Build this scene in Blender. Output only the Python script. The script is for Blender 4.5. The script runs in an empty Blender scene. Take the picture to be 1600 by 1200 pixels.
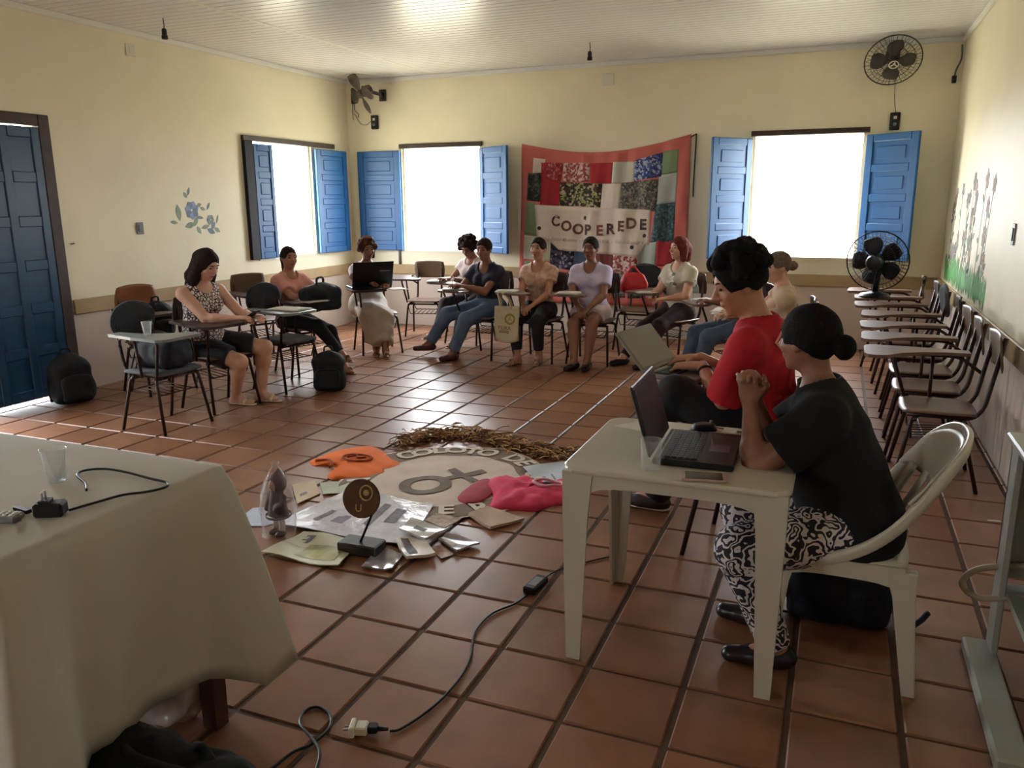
import bpy, bmesh, math, random
import numpy as np
from mathutils import Vector, Matrix
random.seed(7)
scene = bpy.context.scene
COL = scene.collection
PI = math.pi

# ---------------------------------------------------------------- camera
CAM_F, CAM_YAW, CAM_PITCH, CAM_ROLL, CAM_H = 1250.19, -0.385185, 0.224934, -0.0071022, 1.589
def cam_axes():
    cy, sy, cp, sp = math.cos(CAM_YAW), math.sin(CAM_YAW), math.cos(CAM_PITCH), math.sin(CAM_PITCH)
    f = Vector((sy*cp, cy*cp, -sp)); r = Vector((cy, -sy, 0)); u = r.cross(f)
    cr, sr = math.cos(CAM_ROLL), math.sin(CAM_ROLL)
    return cr*r + sr*u, -sr*r + cr*u, f
_r, _u, _f = cam_axes()
cam_data = bpy.data.cameras.new('camera')
cam_data.sensor_width = 36.0
cam_data.lens = CAM_F*36.0/1600.0
cam_data.clip_start = 0.05
cam = bpy.data.objects.new('camera', cam_data)
COL.objects.link(cam)
M = Matrix.Identity(4)
for i in range(3):
    M[i][0], M[i][1], M[i][2] = _r[i], _u[i], -_f[i]
M[2][3] = CAM_H
cam.matrix_world = M
scene.camera = cam

# ---------------------------------------------------------------- world, sun, exposure
world = bpy.data.worlds.new('overcast_sky'); scene.world = world
world.use_nodes = True
wn = world.node_tree.nodes; wl = world.node_tree.links; wn.clear()
wo = wn.new('ShaderNodeOutputWorld'); wb = wn.new('ShaderNodeBackground')
wb.inputs[0].default_value = (0.90, 0.95, 1.0, 1); wb.inputs[1].default_value = 16.0
wl.new(wb.outputs[0], wo.inputs[0])
scene.view_settings.view_transform = 'Standard'
scene.view_settings.look = 'None'
scene.view_settings.gamma = 1.0
scene.view_settings.use_curve_mapping = False
scene.view_settings.exposure = 0.68
try:
    scene.cycles.max_bounces = 7; scene.cycles.diffuse_bounces = 5
    scene.cycles.glossy_bounces = 3; scene.cycles.transmission_bounces = 5; scene.cycles.transparent_max_bounces = 8
    scene.cycles.use_adaptive_sampling = True; scene.cycles.adaptive_threshold = 0.04; scene.cycles.adaptive_min_samples = 16
    scene.cycles.sample_clamp_indirect = 8.0
    scene.cycles.caustics_reflective = False; scene.cycles.caustics_refractive = False
except Exception: pass

def portal(name, loc, rot, w, h):
    l = bpy.data.lights.new(name, 'AREA'); l.shape = 'RECTANGLE'; l.size = w; l.size_y = h
    l.energy = 1.0
    l.cycles.is_portal = True
    o = bpy.data.objects.new(name, l); o.location = loc; o.rotation_euler = rot; COL.objects.link(o)
    o['kind'] = 'helper'

# room extents
XL, XR, YB, YF, ZC = -6.05, 0.98, 9.30, -2.6, 3.11
portal('daylight_portal', (-4.72, YB+0.12, 1.6), (-PI/2, 0, 0), 1.10, 1.29)
portal('daylight_portal', (-0.39, YB+0.12, 1.6), (-PI/2, 0, 0), 1.12, 1.29)
portal('daylight_portal', (XL-0.12, 7.92, 1.6), (0, -PI/2, 0), 1.29, 1.10)
portal('daylight_portal', (XL-0.12, 3.43, 1.12), (0, -PI/2, 0), 2.2, 0.92)
portal('daylight_portal', (-3.4, YF-0.12, 1.75), (PI/2, 0, 0), 0.7, 1.0)

# ---------------------------------------------------------------- materials
def lin(c):
    c = c/255.0
    return c/12.92 if c <= 0.04045 else ((c+0.055)/1.055)**2.4
def rgb(c): return (lin(c[0]), lin(c[1]), lin(c[2]), 1.0)
MATS = {}
def mat(name, c, rough=0.6, var=0.0, scale=8.0, bump=0.0, bscale=60.0, metal=0.0, spec=0.5, c2=None, rnd=0.0, trans=0.0, ior=1.45, coat=0.0, detail=3.0, sheen=0.0):
    if name in MATS: return MATS[name]
    m = bpy.data.materials.new(name); m.use_nodes = True
    N = m.node_tree.nodes; L = m.node_tree.links
    b = N['Principled BSDF']
    b.inputs['Roughness'].default_value = rough
    b.inputs['Metallic'].default_value = metal
    b.inputs['Specular IOR Level'].default_value = spec
    b.inputs['IOR'].default_value = ior
    b.inputs['Transmission Weight'].default_value = trans
    b.inputs['Coat Weight'].default_value = coat
    if sheen: b.inputs['Sheen Weight'].default_value = sheen
    col = rgb(c)
    b.inputs['Base Color'].default_value = col
    src = None
    tc = N.new('ShaderNodeTexCoord')
    if var > 0 or c2 is not None:
        no = N.new('ShaderNodeTexNoise'); no.inputs['Scale'].default_value = scale; no.inputs['Detail'].default_value = detail
        L.new(tc.outputs['Object'], no.inputs['Vector'])
        mx = N.new('ShaderNodeMix'); mx.data_type = 'RGBA'
        ca = [min(1, x*(1-var)) for x in col[:3]]; cb = [min(1, x*(1+var)) for x in col[:3]]
        if c2 is not None: ca = list(col[:3]); cb = list(rgb(c2)[:3])
        mx.inputs[6].default_value = (*ca, 1); mx.inputs[7].default_value = (*cb, 1)
        rp = N.new('ShaderNodeMapRange'); rp.inputs[1].default_value = 0.3; rp.inputs[2].default_value = 0.7
        L.new(no.outputs['Fac'], rp.inputs[0]); L.new(rp.outputs[0], mx.inputs[0])
        src = mx.outputs[2]
    if rnd > 0:
        oi = N.new('ShaderNodeObjectInfo')
        hs = N.new('ShaderNodeHueSaturation')
        mr = N.new('ShaderNodeMapRange'); mr.inputs[3].default_value = 1-rnd; mr.inputs[4].default_value = 1+rnd
        L.new(oi.outputs['Random'], mr.inputs[0]); L.new(mr.outputs[0], hs.inputs['Value'])
        if src is not None: L.new(src, hs.inputs['Color'])
        else: hs.inputs['Color'].default_value = col
        src = hs.outputs[0]
    if src is not None: L.new(src, b.inputs['Base Color'])
    if bump > 0:
        nb = N.new('ShaderNodeTexNoise'); nb.inputs['Scale'].default_value = bscale; nb.inputs['Detail'].default_value = 4
        L.new(tc.outputs['Object'], nb.inputs['Vector'])
        bp = N.new('ShaderNodeBump'); bp.inputs['Strength'].default_value = bump; bp.inputs['Distance'].default_value = 0.01
        L.new(nb.outputs['Fac'], bp.inputs['Height']); L.new(bp.outputs[0], b.inputs['Normal'])
    MATS[name] = m
    return m

# ---------------------------------------------------------------- mesh builder
class MB:
    def __init__(s): s.v = []; s.f = []
    def add(s, vs, fs):
        o = len(s.v); s.v += [tuple(p) for p in vs]; s.f += [tuple(i+o for i in f) for f in fs]; return s
    def box(s, x0, x1, y0, y1, z0, z1, b=0.0):
        if b <= 0:
            vs = [(x, y, z) for z in (z0, z1) for y in (y0, y1) for x in (x0, x1)]
            return s.add(vs, [(0,2,3,1), (4,5,7,6), (0,1,5,4), (2,6,7,3), (0,4,6,2), (1,3,7,5)])
        # chamfered box: 24 verts
        b = min(b, (x1-x0)/2.01, (y1-y0)/2.01, (z1-z0)/2.01)
        X, Y, Z = (x0, x1), (y0, y1), (z0, z1); sg = (1, -1)
        vs = []; idx = {}
        for i in (0, 1):
            for j in (0, 1):
                for k in (0, 1):
                    c = (X[i], Y[j], Z[k]); d = (sg[i]*b, sg[j]*b, sg[k]*b)
                    idx[i, j, k, 0] = len(vs); vs.append((c[0], c[1]+d[1], c[2]+d[2]))
                    idx[i, j, k, 1] = len(vs); vs.append((c[0]+d[0], c[1], c[2]+d[2]))
                    idx[i, j, k, 2] = len(vs); vs.append((c[0]+d[0], c[1]+d[1], c[2]))
        fs = []
        for i in (0, 1):
            q = [idx[i, 0, 0, 0], idx[i, 1, 0, 0], idx[i, 1, 1, 0], idx[i, 0, 1, 0]]; fs.append(q if i else q[::-1])
            q = [idx[0, i, 0, 1], idx[0, i, 1, 1], idx[1, i, 1, 1], idx[1, i, 0, 1]]; fs.append(q if i else q[::-1])
            q = [idx[0, 0, i, 2], idx[1, 0, i, 2], idx[1, 1, i, 2], idx[0, 1, i, 2]]; fs.append(q if i else q[::-1])
        for a in (0, 1):
            for c in (0, 1):
                fs.append([idx[a, c, 0, 0], idx[a, c, 0, 1], idx[a, c, 1, 1], idx[a, c, 1, 0]])
                fs.append([idx[a, 0, c, 0], idx[a, 0, c, 2], idx[a, 1, c, 2], idx[a, 1, c, 0]])
                fs.append([idx[0, a, c, 1], idx[0, a, c, 2], idx[1, a, c, 2], idx[1, a, c, 1]])
        for i in (0, 1):
            for j in (0, 1):
                for k in (0, 1): fs.append([idx[i, j, k, 0], idx[i, j, k, 1], idx[i, j, k, 2]])
        return s.add(vs, fs)
    def tube(s, pts, r, n=8, closed=False, caps=True, r2=None):
        pts = [Vector(p) for p in pts]; m = len(pts)
        vs = []; fs = []
        up = None
        for i, p in enumerate(pts):
            if closed: t = (pts[(i+1) % m]-pts[i-1])
            else: t = pts[min(i+1, m-1)]-pts[max(i-1, 0)]
            t.normalize()
            if up is None:
                up = Vector((0, 0, 1)) if abs(t.z) < 0.9 else Vector((1, 0, 0))
            a = t.cross(up).normalized(); up = a.cross(t).normalized()
            rr = r if r2 is None else r+(r2-r)*i/(m-1)
            if isinstance(r, (list, tuple)): rr = r[i]
            for k in range(n):
                an = 2*PI*k/n
                vs.append(p+a*(rr*math.cos(an))+up*(rr*math.sin(an)))
        for i in range(m if closed else m-1):
            for k in range(n):
                a0 = i*n+k; a1 = i*n+(k+1) % n; b0 = ((i+1) % m)*n+k; b1 = ((i+1) % m)*n+(k+1) % n
                fs.append((a0, b0, b1, a1))
        if caps and not closed:
            fs.append(tuple(range(n))); fs.append(tuple((m-1)*n+k for k in reversed(range(n))))
        return s.add(vs, fs)
    def lathe(s, prof, c=(0, 0, 0), n=20, axis='z', caps=True):
        vs = []; fs = []; m = len(prof)
        for (r, z) in prof:
            for k in range(n):
                a = 2*PI*k/n; x, y = r*math.cos(a), r*math.sin(a)
                if axis == 'z': vs.append((c[0]+x, c[1]+y, c[2]+z))
                elif axis == 'y': vs.append((c[0]+x, c[1]-z, c[2]+y))
                else: vs.append((c[0]+z, c[1]+x, c[2]+y))
        for i in range(m-1):
            for k in range(n):
                fs.append((i*n+k, i*n+(k+1) % n, (i+1)*n+(k+1) % n, (i+1)*n+k))
        if caps:
            fs.append(tuple(reversed(range(n)))); fs.append(tuple((m-1)*n+k for k in range(n)))
        return s.add(vs, fs)
    def prism(s, poly, z0, z1):
        n = len(poly)
        vs = [(x, y, z0) for x, y in poly]+[(x, y, z1) for x, y in poly]
        fs = [tuple(reversed(range(n))), tuple(range(n, 2*n))]+[(i, (i+1) % n, n+(i+1) % n, n+i) for i in range(n)]
        return s.add(vs, fs)
    def pad(s, w, h, t, c=0.35, n=8, edge=0.45, warp=None):
        # rounded cushion/slab in the xy plane, thickness t; warp(x,y,z)->(x,y,z)
        N = n+1; vs = []; fs = []
        for sgn in (1, -1):
            for j in range(N):
                for i in range(N):
                    u, v = 2*i/n-1, 2*j/n-1
                    x = u*math.sqrt(1-c*v*v/2); y = v*math.sqrt(1-c*u*u/2)
                    e = max(abs(u), abs(v)); zz = t/2*(edge if e > 0.999 else 1.0)
                    k = 1.0 if e > 0.999 else 1.0
                    p = (x*w/2*k, y*h/2*k, sgn*zz)
                    vs.append(warp(*p) if warp else p)
        o = N*N
        for j in range(n):
            for i in range(n):
                a = j*N+i
                fs.append((a, a+1, a+1+N, a+N)); fs.append((o+a, o+a+N, o+a+1+N, o+a+1))
        ring = [i for i in range(N)]+[j*N+n for j in range(1, N)]+[n*N+i for i in range(n-1, -1, -1)]+[j*N for j in range(n-1, 0, -1)]
        for k in range(len(ring)):
            a, b = ring[k], ring[(k+1) % len(ring)]
            fs.append((a, o+a, o+b, b))
        return s.add(vs, fs)
    def ell(s, c, r, M3=None, n=12, m=8):
        vs = []; fs = []
        for j in range(m+1):
            ph = PI*j/m
            for k in range(n):
                th = 2*PI*k/n
                p = Vector((r[0]*math.sin(ph)*math.cos(th), r[1]*math.sin(ph)*math.sin(th), r[2]*math.cos(ph)))
                if M3 is not None: p = M3 @ p
                vs.append((c[0]+p.x, c[1]+p.y, c[2]+p.z))
        for j in range(m):
            for k in range(n):
                fs.append((j*n+k, (j+1)*n+k, (j+1)*n+(k+1) % n, j*n+(k+1) % n))
        return s.add(vs, fs)
    def sheet(s, fn, nu, nv, t=0.0):
        # grid surface fn(u,v) u,v in 0..1; t = thickness offset along local normal
        vs = [Vector(fn(i/nu, j/nv)) for j in range(nv+1) for i in range(nu+1)]
        N = nu+1; fs = []
        for j in range(nv):
            for i in range(nu):
                a = j*N+i; fs.append((a, a+1, a+1+N, a+N))
        if t > 0:
            nr = []
            for j in range(nv+1):
                for i in range(nu+1):
                    a = vs[j*N+min(i+1, nu)]-vs[j*N+max(i-1, 0)]; b = vs[min(j+1, nv)*N+i]-vs[max(j-1, 0)*N+i]
                    q = a.cross(b); nr.append(q.normalized() if q.length > 1e-9 else Vector((0, 0, 1)))
            o = len(vs); vs2 = [p-q*t for p, q in zip(vs, nr)]
            ring = [i for i in range(N)]+[j*N+nu for j in range(1, nv+1)]+[nv*N+i for i in range(nu-1, -1, -1)]+[j*N for j in range(nv-1, 0, -1)]
            fs += [tuple(o+i for i in reversed(f)) for f in fs]
            for k in range(len(ring)):
                a, b = ring[k], ring[(k+1) % len(ring)]; fs.append((b, a, o+a, o+b))
            vs = vs+vs2
        return s.add(vs, fs)
    def mesh(s, name, m, smooth=False, xf=None):
        me = bpy.data.meshes.new(name)
        vs = s.v if xf is None else [tuple(xf @ Vector(p)) for p in s.v]
        me.from_pydata(vs, [], s.f); me.update()
        if m is not None: me.materials.append(m)
        if smooth:
            me.polygons.foreach_set('use_smooth', [True]*len(me.polygons))
            if smooth == 'auto':
                try: me.set_sharp_from_angle(angle=math.radians(40))
                except Exception: pass
        return me
    def build(s, name, m, parent=None, smooth=False, xf=None, **kw):
        return obj(name, s.mesh(name, m, smooth, xf), parent, **kw)

def obj(name, me, parent=None, loc=None, rot=None, label=None, cat=None, group=None, kind=None):
    o = bpy.data.objects.new(name, me); COL.objects.link(o)
    if parent is not None: o.parent = parent
    if loc is not None: o.location = loc
    if rot is not None: o.rotation_euler = rot
    return tag(o, label, cat, group, kind)
def tag(o, label=None, cat=None, group=None, kind=None):
    if label: o['label'] = label
    if cat: o['category'] = cat
    if group: o['group'] = group
    if kind: o['kind'] = kind
    return o
def empty(name, loc, rz=0.0, label=None, cat=None, group=None, kind=None):
    o = bpy.data.objects.new(name, None); o.empty_display_size = 0.1; COL.objects.link(o)
    o.location = loc; o.rotation_euler = (0, 0, rz)
    return tag(o, label, cat, group, kind)
def copy_tree(o, parent=None):
    c = o.copy(); COL.objects.link(c)
    if parent is not None: c.parent = parent
    for ch in o.children: copy_tree(ch, c)
    return c
def smoothpath(pts, n=6, closed=False):
    pts = [Vector(p) for p in pts]; out = []; m = len(pts)
    rng = m if closed else m-1
    for i in range(rng):
        p0 = pts[(i-1) % m] if closed or i > 0 else pts[0]*2-pts[1]
        p1 = pts[i]; p2 = pts[(i+1) % m]
        p3 = pts[(i+2) % m] if closed or i+2 < m else pts[-1]*2-pts[-2]
        for k in range(n):
            t = k/n
            out.append(0.5*((2*p1)+(p2-p0)*t+(2*p0-5*p1+4*p2-p3)*t*t+(3*p1-p0-3*p2+p3)*t**3))
    if not closed: out.append(pts[-1])
    return out
def fillet(pts, rad, n=4):
    # polyline with rounded corners
    pts = [Vector(p) for p in pts]; out = [pts[0]]
    for i in range(1, len(pts)-1):
        p = pts[i]; a = pts[i-1]-p; b = pts[i+1]-p
        r = min(rad, a.length*0.49, b.length*0.49)
        s = p+a.normalized()*r; e = p+b.normalized()*r
        for k in range(n+1):
            t = k/n; out.append(s*(1-t)**2+p*2*t*(1-t)+e*t*t)
    out.append(pts[-1])
    return out
def clear_mat(name, tint, alpha, rough=.08):
    # thin clear film or vessel wall: mostly transparent with a glossy skin
    if name in MATS: return MATS[name]
    m = bpy.data.materials.new(name); m.use_nodes = True; N = m.node_tree.nodes; L = m.node_tree.links; b = N['Principled BSDF']
    b.inputs['Base Color'].default_value = rgb(tint); b.inputs['Roughness'].default_value = rough
    t = N.new('ShaderNodeBsdfTransparent'); mx = N.new('ShaderNodeMixShader'); fr = N.new('ShaderNodeLayerWeight'); fr.inputs[0].default_value = .35
    mr = N.new('ShaderNodeMapRange'); mr.inputs[3].default_value = alpha; mr.inputs[4].default_value = min(1, alpha+.40)
    L.new(fr.outputs['Facing'], mr.inputs[0]); L.new(mr.outputs[0], mx.inputs[0]); L.new(t.outputs[0], mx.inputs[1]); L.new(b.outputs[0], mx.inputs[2]); L.new(mx.outputs[0], N['Material Output'].inputs[0])
    MATS[name] = m
    return m
def glyph_mesh(txt, size, extrude=0.0, bold=0.0):
    # text -> (verts, faces) in the xy plane, centred
    cu = bpy.data.curves.new('lettering', 'FONT'); cu.body = txt; cu.size = size; cu.align_x = 'CENTER'; cu.align_y = 'CENTER'
    cu.extrude = extrude; cu.resolution_u = 3; cu.offset = bold
    o = bpy.data.objects.new('lettering', cu); COL.objects.link(o)
    dg = bpy.context.evaluated_depsgraph_get(); ev = o.evaluated_get(dg); me = ev.to_mesh()
    vs = [tuple(v.co) for v in me.vertices]; fs = [tuple(p.vertices) for p in me.polygons]
    ev.to_mesh_clear(); bpy.data.objects.remove(o); bpy.data.curves.remove(cu)
    return vs, fs
# ================================================================ THE ROOM
def wall_mat(name, up, low, zs):
    m = bpy.data.materials.new(name); m.use_nodes = True
    N = m.node_tree.nodes; L = m.node_tree.links; b = N['Principled BSDF']
    b.inputs['Roughness'].default_value = 0.55; b.inputs['Specular IOR Level'].default_value = 0.3
    g = N.new('ShaderNodeNewGeometry'); sp = N.new('ShaderNodeSeparateXYZ'); L.new(g.outputs['Position'], sp.inputs[0])
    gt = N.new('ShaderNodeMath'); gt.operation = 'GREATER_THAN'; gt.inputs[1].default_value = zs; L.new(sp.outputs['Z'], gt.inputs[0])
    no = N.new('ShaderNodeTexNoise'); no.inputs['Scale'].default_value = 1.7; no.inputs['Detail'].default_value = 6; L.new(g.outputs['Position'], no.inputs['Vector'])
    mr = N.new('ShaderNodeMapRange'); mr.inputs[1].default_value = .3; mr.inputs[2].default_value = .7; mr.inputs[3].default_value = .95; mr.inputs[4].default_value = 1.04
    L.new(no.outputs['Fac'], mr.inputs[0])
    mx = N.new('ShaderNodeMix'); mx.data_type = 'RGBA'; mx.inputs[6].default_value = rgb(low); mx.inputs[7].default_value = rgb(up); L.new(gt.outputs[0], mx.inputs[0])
    hs = N.new('ShaderNodeHueSaturation'); L.new(mx.outputs[2], hs.inputs['Color']); L.new(mr.outputs[0], hs.inputs['Value'])
    L.new(hs.outputs[0], b.inputs['Base Color'])
    nb = N.new('ShaderNodeTexNoise'); nb.inputs['Scale'].default_value = 25; nb.inputs['Detail'].default_value = 5; L.new(g.outputs['Position'], nb.inputs['Vector'])
    bp = N.new('ShaderNodeBump'); bp.inputs['Strength'].default_value = .12; bp.inputs['Distance'].default_value = .01
    L.new(nb.outputs['Fac'], bp.inputs['Height']); L.new(bp.outputs[0], b.inputs['Normal'])
    return m
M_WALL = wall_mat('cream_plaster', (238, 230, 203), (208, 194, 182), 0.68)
M_RAIL = mat('tan_rail_paint', (176, 152, 112), .5, var=.08, scale=4)
M_BLUE = mat('blue_gloss_paint', (26, 92, 152), .38, var=.06, scale=6)
M_DBLUE = mat('dark_blue_door_paint', (34, 72, 104), .32, var=.14, scale=5)
M_DARKWOOD = mat('dark_frame_wood', (62, 46, 38), .5, var=.2, scale=12)
M_PVC = mat('white_pvc_ceiling', (230, 230, 230), .28, var=.03, scale=2)
M_PVCW = mat('white_ceiling_trim', (236, 236, 230), .35)
M_GROUT = mat('brown_grout', (92, 70, 56), .8, var=.15, scale=20)
M_WHITEPL = mat('white_plate_plastic', (224, 220, 204), .4)
M_BLACKPL = mat('black_plastic', (22, 22, 24), .4)
M_GREYPL = mat('grey_plastic', (120, 120, 118), .5)

T = 0.16   # wall thickness
def wall_with_holes(name, axis, pos, a0, a1, holes, outward):
    # vertical wall slab along an axis with rectangular holes [(a0,a1,z0,z1)]
    mb = MB()
    cuts = sorted({a0, a1} | {h[0] for h in holes} | {h[1] for h in holes})
    p0, p1 = (pos, pos+T*outward) if outward > 0 else (pos+T*outward, pos)
    for s, e in zip(cuts[:-1], cuts[1:]):
        zs = [(-0.05, ZC+0.1)]
        for h in holes:
            if h[0] <= s+1e-6 and h[1] >= e-1e-6:
                zs = []
                if h[2] > 0.0: zs.append((-0.05, h[2]))
                zs.append((h[3], ZC+0.1))
        for z0, z1 in zs:
            if axis == 'x': mb.box(s, e, p0, p1, z0, z1)
            else: mb.box(p0, p1, s, e, z0, z1)
    return mb.build(name, M_WALL, kind='structure')
W1 = (-5.27, -4.17, 0.96, 2.25); W2 = (-0.95, 0.17, 0.96, 2.25); W3 = (7.37, 8.47, 0.96, 2.25)
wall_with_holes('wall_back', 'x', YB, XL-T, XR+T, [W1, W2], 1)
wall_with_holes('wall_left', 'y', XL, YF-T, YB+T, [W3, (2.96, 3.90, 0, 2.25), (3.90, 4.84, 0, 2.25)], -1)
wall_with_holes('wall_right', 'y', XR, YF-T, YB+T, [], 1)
wall_with_holes('wall_front', 'x', YF, XL-T, XR+T, [(-3.75, -3.05, 1.25, 2.25)], -1)  # opening behind the viewer, added and sized for the foreground light

# floor: grout bed with single terracotta tiles
fl = MB().box(XL-T, XR+T, YF-T, YB+T, -0.10, -0.006).build('floor', M_GROUT, kind='structure')
def tile_material(name, per_island):
    m = bpy.data.materials.new(name); m.use_nodes = True
    N = m.node_tree.nodes; L = m.node_tree.links; b = N['Principled BSDF']
    g = N.new('ShaderNodeNewGeometry')
    if per_island: rs = g.outputs['Random Per Island']
    else:
        oi = N.new('ShaderNodeObjectInfo'); rs = oi.outputs['Random']
    ramp = N.new('ShaderNodeValToRGB'); e = ramp.color_ramp.elements
    e[0].color = rgb((130, 88, 62)); e[1].color = rgb((152, 108, 80))
    k = e.new(.35); k.color = rgb((138, 94, 66)); k = e.new(.7); k.color = rgb((144, 100, 74))
    L.new(rs, ramp.inputs[0])
    no = N.new('ShaderNodeTexNoise'); no.inputs['Scale'].default_value = 6; no.inputs['Detail'].default_value = 3; L.new(g.outputs['Position'], no.inputs['Vector'])
    mx = N.new('ShaderNodeMix'); mx.data_type = 'RGBA'; mx.blend_type = 'MULTIPLY'; mx.inputs[0].default_value = 1.0
    r1 = N.new('ShaderNodeValToRGB'); r1.color_ramp.elements[0].color = (.78, .76, .74, 1); r1.color_ramp.elements[1].color = (1.12, 1.10, 1.08, 1)
    r1.color_ramp.elements[0].position = .25; r1.color_ramp.elements[1].position = .75
    L.new(no.outputs['Fac'], r1.inputs[0]); L.new(ramp.outputs[0], mx.inputs[6]); L.new(r1.outputs[0], mx.inputs[7]); L.new(mx.outputs[2], b.inputs['Base Color'])
    b.inputs['Roughness'].default_value = .36; b.inputs['Specular IOR Level'].default_value = .45
    return m
M_TILE = tile_material('terracotta_tile', False); M_TILES = tile_material('terracotta_tile_field', True)
TX, TY, OX, OY = 0.33, 0.325, -1.690, 2.098
gx, gy = 0.020, 0.013
tile_me = MB().box(gx/2, TX-gx/2, gy/2, TY-gy/2, -0.02, 0.0, b=0.005).mesh('tile', M_TILE)
def inview(x, y, z, mx=40):
    d = Vector((x, y, z-CAM_H)); zz = d.dot(_f)
    if zz < 0.3: return False
    px = 800+CAM_F*d.dot(_r)/zz; py = 600-CAM_F*d.dot(_u)/zz
    return -mx < px < 1600+mx and -mx < py < 1200+mx
cells = []; rest = MB()
for i in range(-16, 12):
    for j in range(-17, 26):
        x0, y0 = OX+i*TX, OY+j*TY
        if x0+TX-gx/2 < XL or x0 > XR or y0+TY < YF or y0 > YB: continue
        cx, cy = x0+TX/2, y0+TY/2
        full = x0+gx/2 >= XL and x0+TX-gx/2 <= XR and y0+TY <= YB
        if full and inview(cx, cy, 0): cells.append((cx*cx+cy*cy, x0, y0))
        else: rest.box(max(XL, x0+gx/2), min(XR, x0+TX-gx/2), max(YF, y0+gy/2), min(YB, y0+TY-gy/2), -0.02, 0.0, b=0.005)
cells.sort()
for n_, (d_, x0, y0) in enumerate(cells):
    if n_ < 300: obj('tile', tile_me, fl, loc=(x0, y0, 0))
    else: rest.box(x0+gx/2, x0+TX-gx/2, y0+gy/2, y0+TY-gy/2, -0.02, 0.0, b=0.005)
rest.build('tile_field', M_TILES, fl, kind='stuff')

# ceiling of PVC planks split by a joint strip
ce = MB().box(XL-T, XR+T, YF-T, YB+T, ZC+0.012, ZC+0.1).build('ceiling', M_PVC, kind='structure')
PW = 0.10; XS = -4.80
pa = MB(); pb = MB()
def plank_mesh(x0, x1):
    return MB().add([(x0, 0.004, ZC+0.012), (x1, 0.004, ZC+0.012), (x0, 0.010, ZC), (x1, 0.010, ZC), (x0, PW-0.004, ZC), (x1, PW-0.004, ZC), (x0, PW, ZC+0.012), (x1, PW, ZC+0.012)],
                    [(0, 1, 3, 2), (2, 3, 5, 4), (4, 5, 7, 6), (0, 2, 4, 6), (1, 7, 5, 3)]).mesh('ceiling_plank', M_PVC)
pm = [plank_mesh(XL, XS-0.02), plank_mesh(XS+0.02, XR)]
y = YB-PW; k = 0; far = MB()
while y > YF-PW:
    for q in (0, 1):
        if y > 3.6: obj('ceiling_plank', pm[q], ce, loc=(0, y, 0))
    if y <= 3.6:
        far.box(XL, XR, y+0.004, y+PW-0.004, ZC, ZC+0.012)
    y -= PW
far.build('plank_field', M_PVC, ce, kind='stuff')
MB().box(XS-0.022, XS+0.022, 3.6, YB, ZC-0.006, ZC+0.01, b=.003).build('joint_strip', M_PVCW, ce)
# cornice trims
MB().box(XL, XR, YB-0.03, YB, ZC-0.05, ZC, b=.006).build('trim_1', M_PVC, kind='structure')
MB().box(XL, XL+0.03, YF, YB-.03, ZC-0.05, ZC, b=.006).build('trim_2', M_PVCW, kind='structure')
MB().box(XR-0.03, XR, YF, YB-.03, ZC-0.05, ZC, b=.006).build('trim_3', M_PVCW, kind='structure')
# chair rails
MB().box(XL, XR, YB-0.022, YB, 0.665, 0.79, b=.004).build('trim_4', M_RAIL, kind='structure')
MB().box(XL, XL+0.022, 4.93, YB-.022, 0.665, 0.79, b=.004).build('trim_5', M_RAIL, kind='structure')
MB().box(XR-0.022, XR, 1.8, YB-.022, 0.665, 0.79, b=.004).build('trim_6', M_RAIL, kind='structure')

# ---------------- windows: frame, lintel and two panelled shutter leaves each
LW, LZ0, LZ1 = 0.60, 0.97, 2.22
def shutter_leaf(parent, hinge, ang, flip, label, LW=0.60):
    # leaf in its own frame: x from 0 (hinge) to LW, y thickness, z
    h = LZ1-LZ0; st = 0.085 if LW > .4 else .055; th = 0.034
    e = obj('shutter_leaf', None, parent); e.location = hinge; e.rotation_euler = (0, 0, ang); e['label'] = label
    sx = -1 if flip else 1
    def bx(x0, x1, z0, z1, y0, y1, nm, b=.006):
        x0, x1 = sorted((sx*x0, sx*x1)); MB().box(x0, x1, y0, y1, z0, z1, b).build(nm, M_BLUE, e)
    bx(0, st, LZ0, LZ1, -th/2, th/2, 'stile'); bx(LW-st, LW, LZ0, LZ1, -th/2, th/2, 'stile')
    ph = (h-5*0.075)/4
    z = LZ0
    for k in range(5):
        bx(st, LW-st, z, z+0.075, -th/2, th/2, 'rail')
        if k < 4:
            z += 0.075
            bx(st, LW-st, z, z+ph, -0.006, 0.006, 'panel', .001)
            bx(st+.05*LW/.6, LW-st-.05*LW/.6, z+.045, z+ph-.045, -0.013, 0.013, 'raised_field', .007)
            z += ph
    return e
def window_back(name, w, angL, angR, lab):
    o = MB()
    x0, x1, z0, z1 = w
    o.box(x0-.0, x1+.0, YB-.012, YB+T+.03, z0-.012, z0+.014).box(x0-.0, x0+.025, YB+.03, YB+T, z0, z1).box(x1-.025, x1, YB+.03, YB+T, z0, z1)
    win = o.build(name, M_WALL, kind='structure')
    MB().box(x0-0.02, x1+0.03, YB-0.03, YB+.06, z1-0.005, z1+0.05, b=.004).build('lintel', M_DARKWOOD, win)
    shutter_leaf(win, (x0-.01, YB-.03, 0), angL, True, 'blue shutter leaf swung open')
    shutter_leaf(win, (x1+.01, YB-.03, 0), angR, False, 'blue shutter leaf swung open')
    return win
R_ = math.radians
window_back('window_1', W1, R_(4), R_(-34), '')
window_back('window_2', W2, R_(55), R_(-40), '')
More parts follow.
